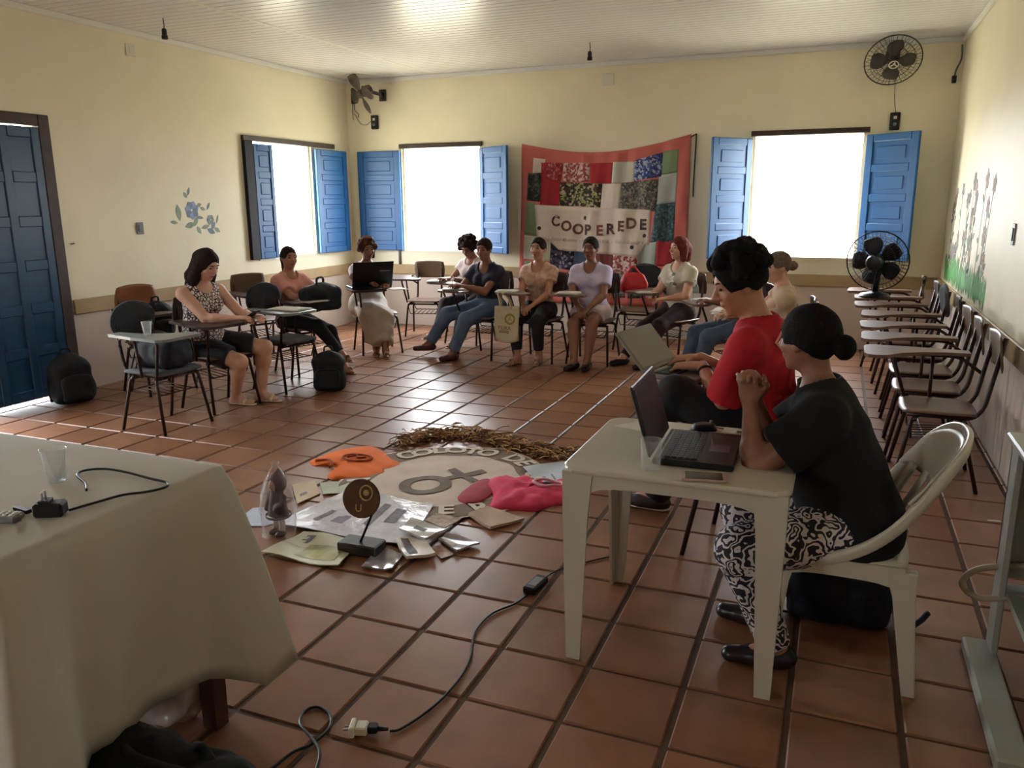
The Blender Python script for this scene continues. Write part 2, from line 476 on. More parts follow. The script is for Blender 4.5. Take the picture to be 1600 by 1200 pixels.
# left wall window
o = MB(); y0, y1, z0, z1 = W3
o.box(XL-T-.03, XL+.012, y0, y1, z0-.012, z0+.014).box(XL-T, XL-.03, y0, y0+.025, z0, z1).box(XL-T, XL-.03, y1-.025, y1, z0, z1)
win3 = o.build('window_3', M_WALL, kind='structure')
MB().box(XL-.06, XL+.035, 7.22, 8.93, z1-.005, z1+.05, b=.004).build('lintel', M_DARKWOOD, win3)
MB().box(XL, XL+.045, 7.22, 7.355, 0.97, z1-.005, b=.004).build('jamb_board', mat('dark_navy_board', (16, 18, 32), .7), win3)
shutter_leaf(win3, (XL+.05, y1+.01, 0), R_(90-4), False, 'blue shutter leaf lying back against the wall')
shutter_leaf(win3, (XL+.02, y0, 0), R_(90-4), False, 'narrow folded blue shutter leaf partly across the opening', .30)

# ---------------- door on the left wall: dark frame, panelled blue leaf; the other leaf stands open outside
fr = MB()
fr.box(XL-.05, XL+.03, 4.80, 4.90, 0, 2.29, b=.005)
d1 = fr.build('door_1', M_DARKWOOD, kind='structure')
MB().box(XL-.05, XL+.03, 2.90, 4.80, 2.20, 2.29, b=.005).build('door_head', M_DARKWOOD, d1)
MB().box(XL-.05, XL+.03, 2.90, 2.99, 0, 2.20, b=.005).build('door_jamb', M_DARKWOOD, d1)
def door_leaf(parent, loc, rz, w=0.90, h=2.19):
    e = obj('door_leaf', None, parent, loc=loc, rot=(0, 0, rz))
    th = .036; z0 = .025; nc, nr = 3, 6; st = .075; rl = .085
    pw = (w-st*(nc+1))/nc; ph = (h-z0-rl*(nr+1))/nr
    for c in range(nc+1):
        x = c*(st+pw); MB().box(x, x+st, -th/2, th/2, z0, h, .006).build('stile', M_DBLUE, e)
    for c in range(nc):
        x = st+c*(st+pw)
        for r in range(nr+1):
            z = z0+r*(rl+ph)
            MB().box(x, x+pw, -th/2, th/2, z, z+rl, .006).build('rail', M_DBLUE, e)
            if r < nr: MB().box(x, x+pw, -.006, .006, z+rl, z+rl+ph, .001).build('panel', M_DBLUE, e)
    return e
door_leaf(d1, (XL+.008, 4.80, 0), -PI/2)
door_leaf(d1, (XL-.03, 2.99, 0), PI-0.25)
# head board of the unseen front opening, put in to light the near room
MB().box(-3.8, -3.0, YF-.05, YF+.02, 2.25, 2.30).build('unseen_window', M_DARKWOOD, kind='structure')
# outside ground and a few leafy trees
MB().box(-60, 60, -50, 70, -0.5, -0.3).build('ground_outside', mat('pale_yard_ground', (196, 186, 160), .9, var=.1, scale=.5), kind='structure')
# ================================================================ TABLET CHAIRS (school armchairs)
M_FRAME = mat('dark_brown_tube', (58, 38, 32), .4, metal=.3)
M_LAM = mat('brown_laminate', (120, 92, 78), .38, var=.12, scale=5)
M_LAMB = mat('brown_laminate_back', (104, 86, 66), .42, var=.15, scale=5)
M_LAMO = mat('orange_brown_laminate', (150, 98, 64), .4, var=.12, scale=4)
M_LAMG = mat('grey_laminate', (128, 130, 128), .35, var=.05, scale=5)
M_PADG = mat('grey_seat_fabric', (84, 86, 88), .8, var=.12, scale=60, bump=.2, bscale=250)
M_PADD = mat('charcoal_seat_fabric', (48, 52, 56), .8, var=.12, scale=60)
M_DLAM = mat('dark_laminate', (66, 48, 42), .4, var=.15, scale=6)
def seat_warp(x, y, z): return (x, y, z-0.10*x*x*0-0.16*(max(0, y-.10))**2*2+0.06*(x*x+y*y)*.5)
def chair_meshes():
    d = {}
    for key, m in (('wood', M_LAM), ('grey', M_PADG), ('charcoal', M_PADD), ('dark', M_DLAM)):
        th = .016 if key in ('wood', 'dark') else .04
        d['seat', key] = MB().pad(.40, .39, th, c=.3, n=10, edge=.5, warp=lambda x, y, z: (x, y, z+.10*(x*x)-.25*max(0, y-.08)**2)).mesh('seat', m, True)
    def bw(x, y, z): return (x, z*1.0+0.55*x*x-.02, y)
    for key, m, c, h in (('wood', M_LAMB, .28, .21), ('orange', M_LAMO, .5, .27), ('grey', M_PADG, .95, .27), ('charcoal', M_PADD, .95, .27), ('dark', M_DLAM, .3, .22)):
        th = .014 if key in ('wood', 'orange', 'dark') else .035
        d['back', key] = MB().pad(.38, h, th, c=c, n=10, edge=.5, warp=bw).mesh('backrest', m, True)
    out = [(.185, -.17), (.285, -.17), (.30, -.05), (.325, .10), (.335, .34), (.315, .385), (.27, .40), (.02, .40), (-.02, .38), (-.03, .34), (-.02, .28), (.08, .20), (.15, .08), (.185, -.05)]
    for key, m in (('wood', M_LAM), ('grey', M_LAMG), ('dark', M_DLAM)):
        d['tablet', key] = MB().prism(out, -.010, .010).mesh('writing_tablet', m, False)
    for s in (-1, 1):
        d['post', s] = MB().tube(fillet([(s*.15, -.275, .86), (s*.15, -.215, .47), (s*.15, -.17, .405), (s*.15, .16, .405)], .07, 5), .0125, 8).mesh('back_post', M_FRAME, True)
        d['fleg', s] = MB().tube(fillet([(s*.14, .10, .40), (s*.185, .135, .385), (s*.215, .205, 0)], .03, 3), .0115, 8).mesh('leg', M_FRAME, True)
        d['rleg', s] = MB().tube(fillet([(s*.14, -.08, .40), (s*.185, -.115, .385), (s*.215, -.215, 0)], .03, 3), .0115, 8).mesh('leg', M_FRAME, True)
    d['cross'] = MB().tube([(-.19, 0, .385), (.19, 0, .385)], .010, 8).mesh('cross_bar', M_FRAME, True)
    d['arm'] = MB().tube(fillet([(.155, -.235, .60), (.235, -.12, .68), (.235, .12, .68), (.23, .24, .68), (.19, .15, .41)], .05, 4), .0105, 8).tube([(.235, .02, .68), (.20, .02, .40)], .0105, 8).mesh('arm_support', M_FRAME, True)
    d['rack'] = MB()
    for k in range(6): d['rack'].tube([(-.13+.052*k, -.15, .29), (-.13+.052*k, .13, .27)], .004, 5)
    d['rack'].tube([(-.16, -.15, .29), (.16, -.15, .29)], .005, 5).tube([(-.16, .13, .27), (.16, .13, .27)], .005, 5)
    for s in (-1, 1): d['rack'].tube([(s*.16, -.15, .29), (s*.19, -.13, .385)], .005, 5).tube([(s*.16, .13, .27), (s*.19, .14, .385)], .005, 5)
    d['rack'] = d['rack'].mesh('book_rack', M_FRAME, True)
    return d
CH = chair_meshes()
def tablet_chair(x, y, fx, fy, label, seat='wood', back='wood', tab='wood', group=None, rack=True):
    rz = math.atan2(fy, fx)-PI/2
    e = empty('tablet_chair', (x, y, 0), rz, label, 'chair', group)
    obj('seat', CH['seat', seat], e, loc=(0, 0, .425))
    obj('backrest', CH['back', back], e, loc=(0, -.255, .77), rot=(-.14, 0, 0))
    if tab: obj('writing_tablet', CH['tablet', tab], e, loc=(0, 0, .70)); obj('arm_support', CH['arm'], e)
    for s in (-1, 1):
        obj('back_post', CH['post', s], e); obj('leg', CH['fleg', s], e); obj('leg', CH['rleg', s], e)
    obj('cross_bar', CH['cross'], e, loc=(0, .12, 0)); obj('cross_bar', CH['cross'], e, loc=(0, -.10, 0))
    if rack: obj('book_rack', CH['rack'], e)
    return e
ROWG = 'row of tablet chairs along the right wall'
ry = [5.02, 5.57, 6.12, 6.72, 7.35, 7.90]
rl = ['brown tablet chair nearest the camera in the row along the right wall',
      'second brown tablet chair from the camera in the right wall row',
      'third brown tablet chair from the camera in the right wall row',
      'fourth brown tablet chair from the camera in the right wall row',
      'fifth brown tablet chair in the right wall row, just in front of the table fan',
      'farthest brown tablet chair of the right wall row, holding the table fan']
for k, yy in enumerate(ry):
    tablet_chair(.585+[0, -.01, 0, .01, -.02, -.02][k], yy, -1, [0.0, .03, -.02, .05, -.03, 0][k], rl[k], 'wood', ['wood', 'wood', 'wood', 'dark', 'grey', 'dark'][k], 'wood', ROWG)
tablet_chair(.50, 8.50, -1, .08, 'brown tablet chair in the back right corner behind the table fan', 'wood', 'wood', 'wood', ROWG)
CIRC = 'tablet chairs in the sitting circle'
tablet_chair(-4.46, 4.30, 1, -.06, 'empty grey tablet chair nearest the blue door with a plastic cup on it', 'grey', 'charcoal', 'grey', CIRC)
tablet_chair(-5.42, 5.18, 1, -.25, 'tablet chair with an orange-brown backrest against the left wall', 'wood', 'orange', 'dark', CIRC)
tablet_chair(-4.50, 4.90, .96, -.22, 'tablet chair under the woman with long hair in the lace top', 'wood', 'dark', 'dark', CIRC)
tablet_chair(-4.42, 5.66, .98, -.2, 'empty grey padded tablet chair with papers left of the pink shirt woman', 'grey', 'charcoal', 'grey', CIRC)
tablet_chair(-5.46, 6.62, .9, -.4, 'empty tablet chair under the left wall window', 'wood', 'wood', 'dark', CIRC)
tablet_chair(-4.70, 6.30, .93, -.36, 'tablet chair under the woman in the pink shirt', 'wood', 'dark', 'dark', CIRC)
tablet_chair(-4.58, 7.42, .72, -.7, 'tablet chair under the woman with the open black laptop', 'wood', 'dark', 'dark', CIRC)
tablet_chair(-4.62, 8.62, .25, -.97, 'empty tablet chair with a pale backrest below the window left of the patchwork banner', 'wood', 'wood', 'dark', CIRC)
tablet_chair(-3.88, 8.30, -.15, -.98, 'tablet chair under the curly haired woman bending in the second row', 'wood', 'wood', 'wood', CIRC)
tablet_chair(-3.37, 7.58, -.2, -.98, 'tablet chair under the writing woman in the navy top and jeans', 'wood', 'dark', 'wood', CIRC)
tablet_chair(-2.76, 7.60, -.08, -1, 'tablet chair under the woman in the beige blouse and dark trousers', 'wood', 'dark', 'wood', CIRC)
tablet_chair(-2.22, 7.66, -.04, -1, 'tablet chair under the woman in the lavender polo shirt', 'wood', 'dark', 'wood', CIRC)
tablet_chair(-1.98, 8.56, -.05, -1, 'tablet chair with a grey backrest and a red bag in front of the banner', 'wood', 'charcoal', 'dark', CIRC)
tablet_chair(-1.48, 7.98, -.45, -.9, 'tablet chair under the red-haired woman in the printed T-shirt', 'wood', 'dark', 'wood', CIRC)
tablet_chair(-.78, 7.15, -.85, -.5, 'tablet chair behind the man in red, under the woman in jeans', 'wood', 'dark', 'wood', CIRC)
tablet_chair(-.40, 6.30, -1, -.1, 'tablet chair under the woman with fair tied-up hair', 'wood', 'dark', 'wood', CIRC)
tablet_chair(-.32, 3.62, -1, .2, 'tablet chair under the man in the red T-shirt', 'wood', 'dark', None, CIRC, rack=False)

# ================================================================ WHITE PLASTIC TABLE
M_WPL = mat('white_moulded_plastic', (192, 185, 172), .32, var=.03, scale=3)
def rrect(x0, x1, y0, y1, r, n=5):
    out = []
    for cx, cy, a0 in ((x1-r, y1-r, 0), (x0+r, y1-r, PI/2), (x0+r, y0+r, PI), (x1-r, y0+r, 1.5*PI)):
        for k in range(n+1):
            a = a0+PI/2*k/n; out.append((cx+r*math.cos(a), cy+r*math.sin(a)))
    return out
def bevel_mesh(me, w, seg=2, ang=35):
    bm = bmesh.new(); bm.from_mesh(me)
    ed = [e for e in bm.edges if len(e.link_faces) == 2 and e.calc_face_angle(0) > math.radians(ang)]
    bmesh.ops.bevel(bm, geom=ed, offset=w, segments=seg, affect='EDGES', profile=.5, clamp_overlap=True)
    bm.to_mesh(me); bm.free(); me.update(); return me
TBX0, TBX1, TBY0, TBY1, TBZ = -.815, -.075, 2.425, 3.115, .72
ptab = empty('plastic_table', ((TBX0+TBX1)/2, (TBY0+TBY1)/2, 0), 0, 'white moulded plastic table carrying the open dark laptop', 'table')
hx, hy = (TBX1-TBX0)/2, (TBY1-TBY0)/2
me = MB().prism(rrect(-hx, hx, -hy, hy, .06), TBZ-.022, TBZ).mesh('table_top', M_WPL); bevel_mesh(me, .008); obj('table_top', me, ptab)
for s in (-1, 1):
    for ax in (0, 1):
        # arched apron
        L_ = hx if ax == 0 else hy; pos = (hy if ax == 0 else hx)-.022
        top, bot = [], []
        n = 14; vs = []
        for k in range(n+1):
            u = -1+2*k/n; zz = TBZ-.06-.055*abs(u)**5
            for off in (-.008, .008):
                for z in (TBZ-.012, zz):
                    a, b = u*(L_-.05), s*(pos+off)
                    vs.append((a, b, z) if ax == 0 else (b, a, z))
        fs = []
        for k in range(n):
            o_ = 4*k
            for (p, q) in ((0, 1), (1, 3), (3, 2), (2, 0)): fs.append((o_+p, o_+q, o_+4+q, o_+4+p))
        fs += [(0, 1, 3, 2), (4*n, 4*n+2, 4*n+3, 4*n+1)]
        MB().add(vs, fs).build('apron', M_WPL, ptab, 'auto')
for sx in (-1, 1):
    for sy in (-1, 1):
        # tapered channel leg
        def sec(z, w, ox): 
            cx, cy = sx*(hx-ox), sy*(hy-ox); t = .012
            P = [(0, 0), (-w, 0), (-w, -t), (-t-.01, -t), (-t, -t-.01), (-t, -w), (0, -w)]
            return [(cx+sx*px, cy+sy*py, z) for px, py in P]
        vs = sec(TBZ-.015, .105, .008)+sec(TBZ-.16, .088, .010)+sec(0.0, .05, .022)
        fs = []
        for r_ in range(2):
            for k in range(7): fs.append((r_*7+k, r_*7+(k+1) % 7, (r_+1)*7+(k+1) % 7, (r_+1)*7+k))
        fs += [tuple(range(7)), tuple(14+k for k in reversed(range(7)))]
        me = MB().add(vs, fs).mesh('leg', M_WPL, 'auto')
        bm = bmesh.new(); bm.from_mesh(me); bmesh.ops.recalc_face_normals(bm, faces=bm.faces); bm.to_mesh(me); bm.free()
        obj('leg', me, ptab)

# ================================================================ WHITE PLASTIC MONOBLOC CHAIR (woman in black sits on it), faces -X
def mono_chair(x, y, rz, label):
    e = empty('plastic_chair', (x, y, 0), rz, label, 'chair')   # local: faces +y
    sz = .425
    me = MB().pad(.43, .44, .03, c=.25, n=12, edge=.6, warp=lambda a, b, z: (a*(1+.10*b), b, z+sz-.25*max(0, b-.12)**2*2+.18*a*a)).mesh('seat', M_WPL, True)
    obj('seat', me, e)
    # back shell: u across, v up
    def bs(u, v, off=0):
        w = .215+.03*math.sin(PI*min(1, v*1.1))-.06*max(0, v-.7)**1.5*3
        a = (u*2-1)
        z = sz+.02+v*.46-.10*abs(a)**3*max(0, v-.2)
        yb = -.20-.20*v+.14*abs(a)**2.2*(1-.35*v)
        return Vector((a*w, yb+off, z))
    # hoop rim running from the seat side up around the back
    rim = []
    n = 30
    side = [Vector((.225, .17, sz-.005)), Vector((.228, .05, sz+.012)), Vector((.235, -.05, sz+.055)), Vector((.242, -.14, sz+.13)), Vector((.244, -.215, sz+.23)), Vector((.228, -.275, sz+.325)), Vector((.170, -.325, sz+.385)), Vector((.088, -.352, sz+.41)), Vector((0, -.360, sz+.415))]
    full = side+[Vector((-p.x, p.y, p.z)) for p in reversed(side[:-1])]
    path = smoothpath(full, 4)
    mb = MB(); N = len(path); vs = []
    for i, p in enumerate(path):
        t = (path[min(i+1, N-1)]-path[max(i-1, 0)]).normalized()
        outw = Vector((p.x, p.y+.08, 0)).normalized()
        nrm = t.cross(outw).normalized(); outw = nrm.cross(t).normalized()
        for a, b in ((-.016, -.009), (.016, -.012), (.022, 0), (.016, .012), (-.016, .009), (-.020, 0)):
            vs.append(p+nrm*a*1.0+outw*b*.85)
    fs = [(i*6+k, (i+1)*6+k, (i+1)*6+(k+1) % 6, i*6+(k+1) % 6) for i in range(N-1) for k in range(6)]
    fs += [tuple(range(6)), tuple((N-1)*6+k for k in reversed(range(6)))]
    mb.add(vs, fs); obj('back_rim', mb.mesh('back_rim', M_WPL, True), e)
    # upper back panel and slats
    def bp(u, v):
        a = u*2-1; vv = .56+.42*v
        z = sz+.415*vv-.05*abs(a)**3*v; yb = -.165-.19*vv+.10*abs(a)**2.2*(1-.3*vv)
        return (a*(.232-.05*max(0, vv-.72)*2.2), yb, z)
    obj('back_panel', MB().sheet(bp, 16, 8, .008).mesh('back_panel', M_WPL, True), e)
    for k in range(5):
        a0 = -.76+.38*k
        def sl(u, v):
            a = a0+(u-.5)*.17; vv = -.02+.62*v
            return (a*.222, -.165-.19*vv+.10*abs(a)**2.2*(1-.3*vv), sz+.415*vv)
        obj('slat', MB().sheet(sl, 2, 8, .009).mesh('slat', M_WPL, True), e)
    for sx in (-1, 1):
        for fy, fb, tw in ((.17, .20, .06), (-.19, -.245, .065)):
            def sec(z, w, t, px, py): return [(px-sx*0, py-w/2, z), (px, py+w/2, z), (px-sx*t, py+w/2, z), (px-sx*t, py-w/2, z)]
            vs = sec(sz+.0, tw*1.5, .035, sx*.215, fy)+sec(sz-.09, tw*1.05, .034, sx*.222, fy+(fb-fy)*.25)+sec(0, tw*.62, .03, sx*.235, fb)
            fs = [(r_*4+k, r_*4+(k+1) % 4, (r_+1)*4+(k+1) % 4, (r_+1)*4+k) for r_ in range(2) for k in range(4)]+[(0, 1, 2, 3), (11, 10, 9, 8)]
            me = MB().add(vs, fs).mesh('leg', M_WPL)
            bm = bmesh.new(); bm.from_mesh(me); bmesh.ops.recalc_face_normals(bm, faces=bm.faces); bm.to_mesh(me); bm.free()
            bevel_mesh(me, .005); obj('leg', me, e)
        # side apron with arch
        vs = []; n = 10
        for k in range(n+1):
            u = k/n; yy = -.2+.38*u; zb = sz-.045-.03*abs(2*u-1)**4
            for off in (0, .012): 
                for z in (sz+.012, zb): vs.append((sx*(.218-off), yy, z))
        fs = []
        for k in range(n):
            o_ = 4*k
            for (p, q) in ((0, 1), (1, 3), (3, 2), (2, 0)): fs.append((o_+p, o_+q, o_+4+q, o_+4+p))
        obj('side_apron', MB().add(vs, fs).mesh('side_apron', M_WPL, 'auto'), e)
    return e
mono_chair(.075, 2.86, PI/2, 'white moulded plastic chair under the woman in black')

# ================================================================ CLOTH-COVERED TABLE, left foreground
TZ = .83; CX0, CX1, CY0, CY1 = -3.05, -1.64, 1.06, 1.77
M_WOODT = mat('brown_table_wood', (84, 52, 38), .45, var=.2, scale=10)
wt = empty('wooden_table', ((CX0+CX1)/2, (CY0+CY1)/2, 0), 0, 'wooden table hidden under the white tablecloth', 'table')
ax_, ay_ = (CX1-CX0)/2, (CY1-CY0)/2
me = MB().box(-ax_+.01, ax_-.01, -ay_+.01, ay_-.01, TZ-.03, TZ-.004, b=.004).build('table_top', M_WOODT, wt)
for sx in (-1, 1):
    for sy in (-1, 1):
        px, py = sx*(ax_-.05), sy*(ay_-.08)
        vs = [(px+a*.033, py+b*.033, TZ-.03) for a, b in ((-1, -1), (1, -1), (1, 1), (-1, 1))]+[(px+a*.026, py+b*.026, 0) for a, b in ((-1, -1), (1, -1), (1, 1), (-1, 1))]
        MB().add(vs, [(0, 1, 2, 3), (7, 6, 5, 4)]+[(k, k+4, (k+1) % 4+4, (k+1) % 4) for k in range(4)]).build('leg', M_WOODT, wt)
M_CLOTH = mat('white_tablecloth', (190, 185, 175), .8, var=.03, scale=3, bump=.12, bscale=6)
def cloth():
    # ring param around a rounded rectangle, radial param from centre to hem
    per = rrect(-ax_, ax_, -ay_, ay_, .02, 4)
    # resample perimeter with dense sampling
    pts = []
    for i in range(len(per)):
        a = Vector((*per[i], 0)); b = Vector((*per[(i+1) % len(per)], 0)); m = max(1, int((b-a).length/.035))
        for k in range(m): pts.append(a+(b-a)*(k/m))
    n = len(pts); vs = [(0, 0, TZ)]; rows = []
    rng = random.Random(3)
    for fr_ in (.5, .85, .97, 1.0):
        rows.append([(p.x*fr_, p.y*fr_, TZ-(.002 if fr_ == 1 else 0)) for p in pts])
    H = TZ-.25; K = 12
    s_acc = 0
    for k in range(1, K+1):
        t = k/K; row = []
        s_acc = 0
        for i, p in enumerate(pts):
            q = pts[(i+1) % n]; s_acc += (q-p).length
            ox = max(0, abs(p.x)-(ax_-.02)); 
            # outward direction
            cxn = 1 if abs(abs(p.x)-ax_) < .021 else 0; cyn = 1 if abs(abs(p.y)-ay_) < .021 else 0
            d = Vector((cxn*math.copysign(1, p.x), cyn*math.copysign(1, p.y), 0)); d = d.normalized() if d.length else Vector((0, 1, 0))
            cd = min(math.hypot(ax_-abs(p.x), ay_-abs(p.y)), 1)      # distance from corner
            corner = math.exp(-(cd/.10)**2)
            wave = .020*math.sin(s_acc*9+1.3)+.014*math.sin(s_acc*17+.4)
            out = .012+t*(.02+wave*1.6)+corner*t*.13*(1-.25*t)-.05*t*math.exp(-((cd-.16)/.06)**2)
            drop = H*t*(1+.16*corner)+.012*math.sin(s_acc*5)*t
            row.append((p.x+d.x*out, p.y+d.y*out, TZ-.004-drop))
        rows.append(row)
    for r_ in rows: vs += r_
    fs = [(0, 1+i, 1+(i+1) % n) for i in range(n)]
    for r_ in range(len(rows)-1):
        for i in range(n):
            fs.append((1+r_*n+i, 1+(r_+1)*n+i, 1+(r_+1)*n+(i+1) % n, 1+r_*n+(i+1) % n))
    return MB().add(vs, fs)
tc = cloth().build('tablecloth', M_CLOTH, None, True, loc=((CX0+CX1)/2, (CY0+CY1)/2, .001), label='white cloth draped over the table in the left foreground', cat='tablecloth')
md = tc.modifiers.new('thick', 'SOLIDIFY'); md.thickness = .003; md.offset = 1

# ================================================================ WHITE STAND at the right edge
M_STAND = mat('greenish_white_laminate', (160, 164, 152), .4, var=.03, scale=3)
st = empty('white_stand', (.78, 2.95, 0), 0, 'pale laminate stand cut off by the right edge of the photo', 'stand')
MB().box(-.20, .19, -.42, .12, .785, .81, b=.006).build('stand_top', M_STAND, st)
MB().box(-.185, -.165, -.02, .09, 0, .785, b=.004).build('side_post', M_STAND, st)
MB().box(-.185, .18, .07, .09, .30, .785, b=.004).build('back_panel', M_STAND, st)
MB().box(-.165, .17, -.40, .07, .26, .28, b=.004).build('shelf', M_STAND, st)
MB().box(-.26, -.165, -.62, .09, 0, .045, b=.008).build('foot_rail', M_STAND, st)
MB().box(.16, .18, -.40, .07, 0, .785, b=.004).build('side_panel', M_STAND, st)
MB().tube(smoothpath([(-.06, -.06, .296), (-.13, -.02, .27), (-.24, .0, .24), (-.29, .03, .27), (-.24, .06, .32), (-.1, .05, .36), (.02, .05, .37)], 6), .011, 8).build('cable_loop', mat('beige_cable', (170, 158, 136), .5), None, True, loc=(.78, 2.95, 0), label='thick beige cable looping out of the pale stand', cat='cable')
# ================================================================ WALL AND CEILING FITTINGS
def plate(name, loc, rot, w, h, label, cat, rock=True, m=None):
    e = empty(name, loc, 0, label, cat); e.rotation_euler = rot      # local: plate in xz, faces -y
    MB().box(-w/2, w/2, -.010, 0, -h/2, h/2, b=.004).build('cover_plate', m or M_WHITEPL, e)
    if rock: MB().box(-w*.22, w*.22, -.016, -.010, -h*.3, h*.3, b=.003).build('insert', M_GREYPL if rock == 'dark' else M_WHITEPL, e)
    return e
plate('blank_plate', (XL, 5.84, 2.935), (0, 0, PI/2), .11, .11, 'white square cover plate high on the left wall', 'plate')
plate('light_switch', (XL, 5.73, 1.365), (0, 0, PI/2), .085, .11, 'grey light switch on the left wall beside the painted flowers', 'switch', 'dark', M_GREYPL)
plate('blank_plate', (-2.57, YB, 2.92), (0, 0, 0), .13, .13, 'white square cover plate high on the back wall above the banner', 'plate', None)
plate('light_switch', (XR, 5.72, 1.37), (0, 0, -PI/2), .075, .13, 'dark switch on the right wall beside the painted flowers', 'switch', 'dark', M_GREYPL)
e = empty('corner_socket', (XL+.12, YB, 2.88), 0, 'black socket with loose wires in the back left corner', 'socket')
MB().box(-.035, .035, -.03, 0, -.06, .06, b=.006).build('socket_box', M_BLACKPL, e)
MB().tube(smoothpath([(0, -.012, -.06), (.01, -.015, -.14), (.06, -.012, -.19), (.05, -.012, -.23)], 5), .005, 6).build('wire', M_GREYPL, e, True)
MB().tube(smoothpath([(-.02, -.012, -.06), (-.03, -.015, -.16), (-.02, -.012, -.26)], 5), .005, 6).build('wire', M_GREYPL, e, True)
e = empty('wire_conduit', (XR-.06, YB, 2.85), 0, 'dark wires and clamp in the back right corner under the ceiling', 'wire')
MB().tube(smoothpath([(.03, -.012, .18), (.035, -.015, .05), (.0, -.012, -.05), (-.01, -.012, -.15)], 5), .009, 6).build('wire', M_GREYPL, e, True)
MB().box(-.03, .01, -.03, 0, -.17, -.10, b=.005).build('clamp', M_BLACKPL, e)
MB().tube([(-5.345, YB-.015, .965), (-5.345, YB-.015, .79)], .014, 8).build('conduit', M_GREYPL, None, True, label='short grey conduit below the shutter of the left back window', cat='pipe')
MB().tube([(XL, 4.99, 1.26), (XL+.03, 4.99, 1.262)], .006, 8).build('wall_nail', M_GREYPL, None, True, label='small nail in the left wall right of the door', cat='nail')
for (x, y, z, lb) in ((-5.43, 5.63, ZC, 'black bulb socket hanging from the ceiling near the left wall'), (-2.44, 8.13, ZC, 'black bulb socket hanging from the ceiling in front of the banner')):
    e = empty('hanging_socket', (x, y, z), 0, lb, 'lamp socket')
    MB().tube([(0, 0, 0), (.004, 0, -.06), (.0, 0, -.085)], .004, 6).build('wire', M_BLACKPL, e, True)
    MB().lathe([(.010, -.08), (.018, -.085), (.021, -.10), (.021, -.135), (.026, -.14), (.026, -.165), (.018, -.168)], n=14).build('socket', M_BLACKPL, e, 'auto')

# ---------------- fans
M_FAN = mat('brown_grey_fan_plastic', (70, 62, 54), .5); M_FANW = mat('fan_wire', (86, 84, 76), .5, metal=.3); M_FANB = mat('black_fan_plastic', (22, 24, 30), .35)
def blade_mesh(R0, R1, n, m, pitch=.35):
    mb = MB()
    for k in range(n):
        a0 = 2*PI*k/n
        def fn(u, v):
            r_ = R0+(R1-R0)*u; wd = (.35+.5*math.sin(PI*min(1, u*.8+.12)))*(1-.25*max(0, u-.8)*5*.5)
            a = a0+(v-.5)*wd*1.35
            return (r_*math.cos(a), r_*math.sin(a), (v-.5)*pitch*r_*.5)
        yield MB().sheet(fn, 6, 5, .003).mesh('blade', m, True)
def guard_mesh(R, depth, m, nsp=40, rings=5):
    mb = MB()
    for j in range(1, rings+1):
        rr = R*j/rings; z = depth*(1-(j/rings)**2.5)
        mb.tube([(rr*math.cos(2*PI*k/28), rr*math.sin(2*PI*k/28), z) for k in range(28)], .0022 if j < rings else .006, 5, closed=True)
    for k in range(nsp):
        a = 2*PI*k/nsp
        mb.tube([(R*q*math.cos(a), R*q*math.sin(a), depth*(1-q**2.5)) for q in (.2, .5, .75, .9, 1)], .0018, 4)
    return mb.mesh('guard', m, True)
def aim(e, d, upv=(0, 0, 1)):
    z = Vector(d).normalized(); x = Vector(upv).cross(z).normalized(); y = z.cross(x)
    e.rotation_euler = Matrix(((x.x, y.x, z.x), (x.y, y.y, z.y), (x.z, y.z, z.z))).to_euler()
def wall_fan(name, wallpt, head, d, guard, label, n=4, emblem=True):
    e = empty(name, wallpt, 0, label, 'fan')
    off = Vector(head)-Vector(wallpt)
    MB().box(-.05, .05, -.03, 0, -.07, .07, b=.008).build('wall_bracket', M_FAN, e)
    MB().tube(fillet([(0, -.02, 0), (0, off.y*.5, .01), tuple(off-Vector(d).normalized()*.10)], .05), .020, 10).build('arm', M_FAN, e, True)
    hd = obj('fan_head', None, e, loc=tuple(off)); aim(hd, d)
    MB().lathe([(.02, -.16), (.05, -.155), (.062, -.12), (.062, -.06), (.045, -.02), (.02, -.01)], n=18).build('motor', M_FAN, hd, 'auto')
    MB().lathe([(.048, -.005), (.05, .01), (.042, .03), (.015, .036)], n=18).build('hub', M_FAN, hd, 'auto')
    for me in blade_mesh(.045, .20 if guard else .25, n, M_FAN): obj('blade', me, hd)
    if guard:
        obj('guard', guard_mesh(.255, .07, M_FANW), hd, kind='stuff')
        g2 = obj('guard_rear', guard_mesh(.255, .05, M_FANW, 28, 4), hd, kind='stuff'); g2.rotation_euler = (PI, 0, 0)
    if emblem:
        MB().lathe([(.052, .070), (.052, .078), (.001, .079)], n=24).build('emblem_disc', M_FAN, hd, 'auto')
        MB().tube([(.042*math.cos(2*PI*k/28), .036*math.sin(2*PI*k/28), .080) for k in range(28)], .005, 6, closed=True).build('emblem_ring', M_WHITEPL, hd, True)
        MB().tube(smoothpath([(-.028, -.014, .080), (-.006, -.002, .080), (.006, .022, .080), (.010, .0, .080), (.030, -.016, .080)], 4), .006, 6).build('emblem_mark', M_WHITEPL, hd, True)
    return e
wall_fan('wall_fan', (.36, YB, 2.98), (.34, 8.97, 2.88), (.08, -.80, -.62), True, 'caged wall fan with a white emblem above the right back window')
wall_fan('wall_fan', (-5.50, YB, 2.90), (-5.60, 8.93, 2.88), (-.45, -.75, -.48), False, 'uncaged wall fan with bare blades in the back left corner', emblem=False)
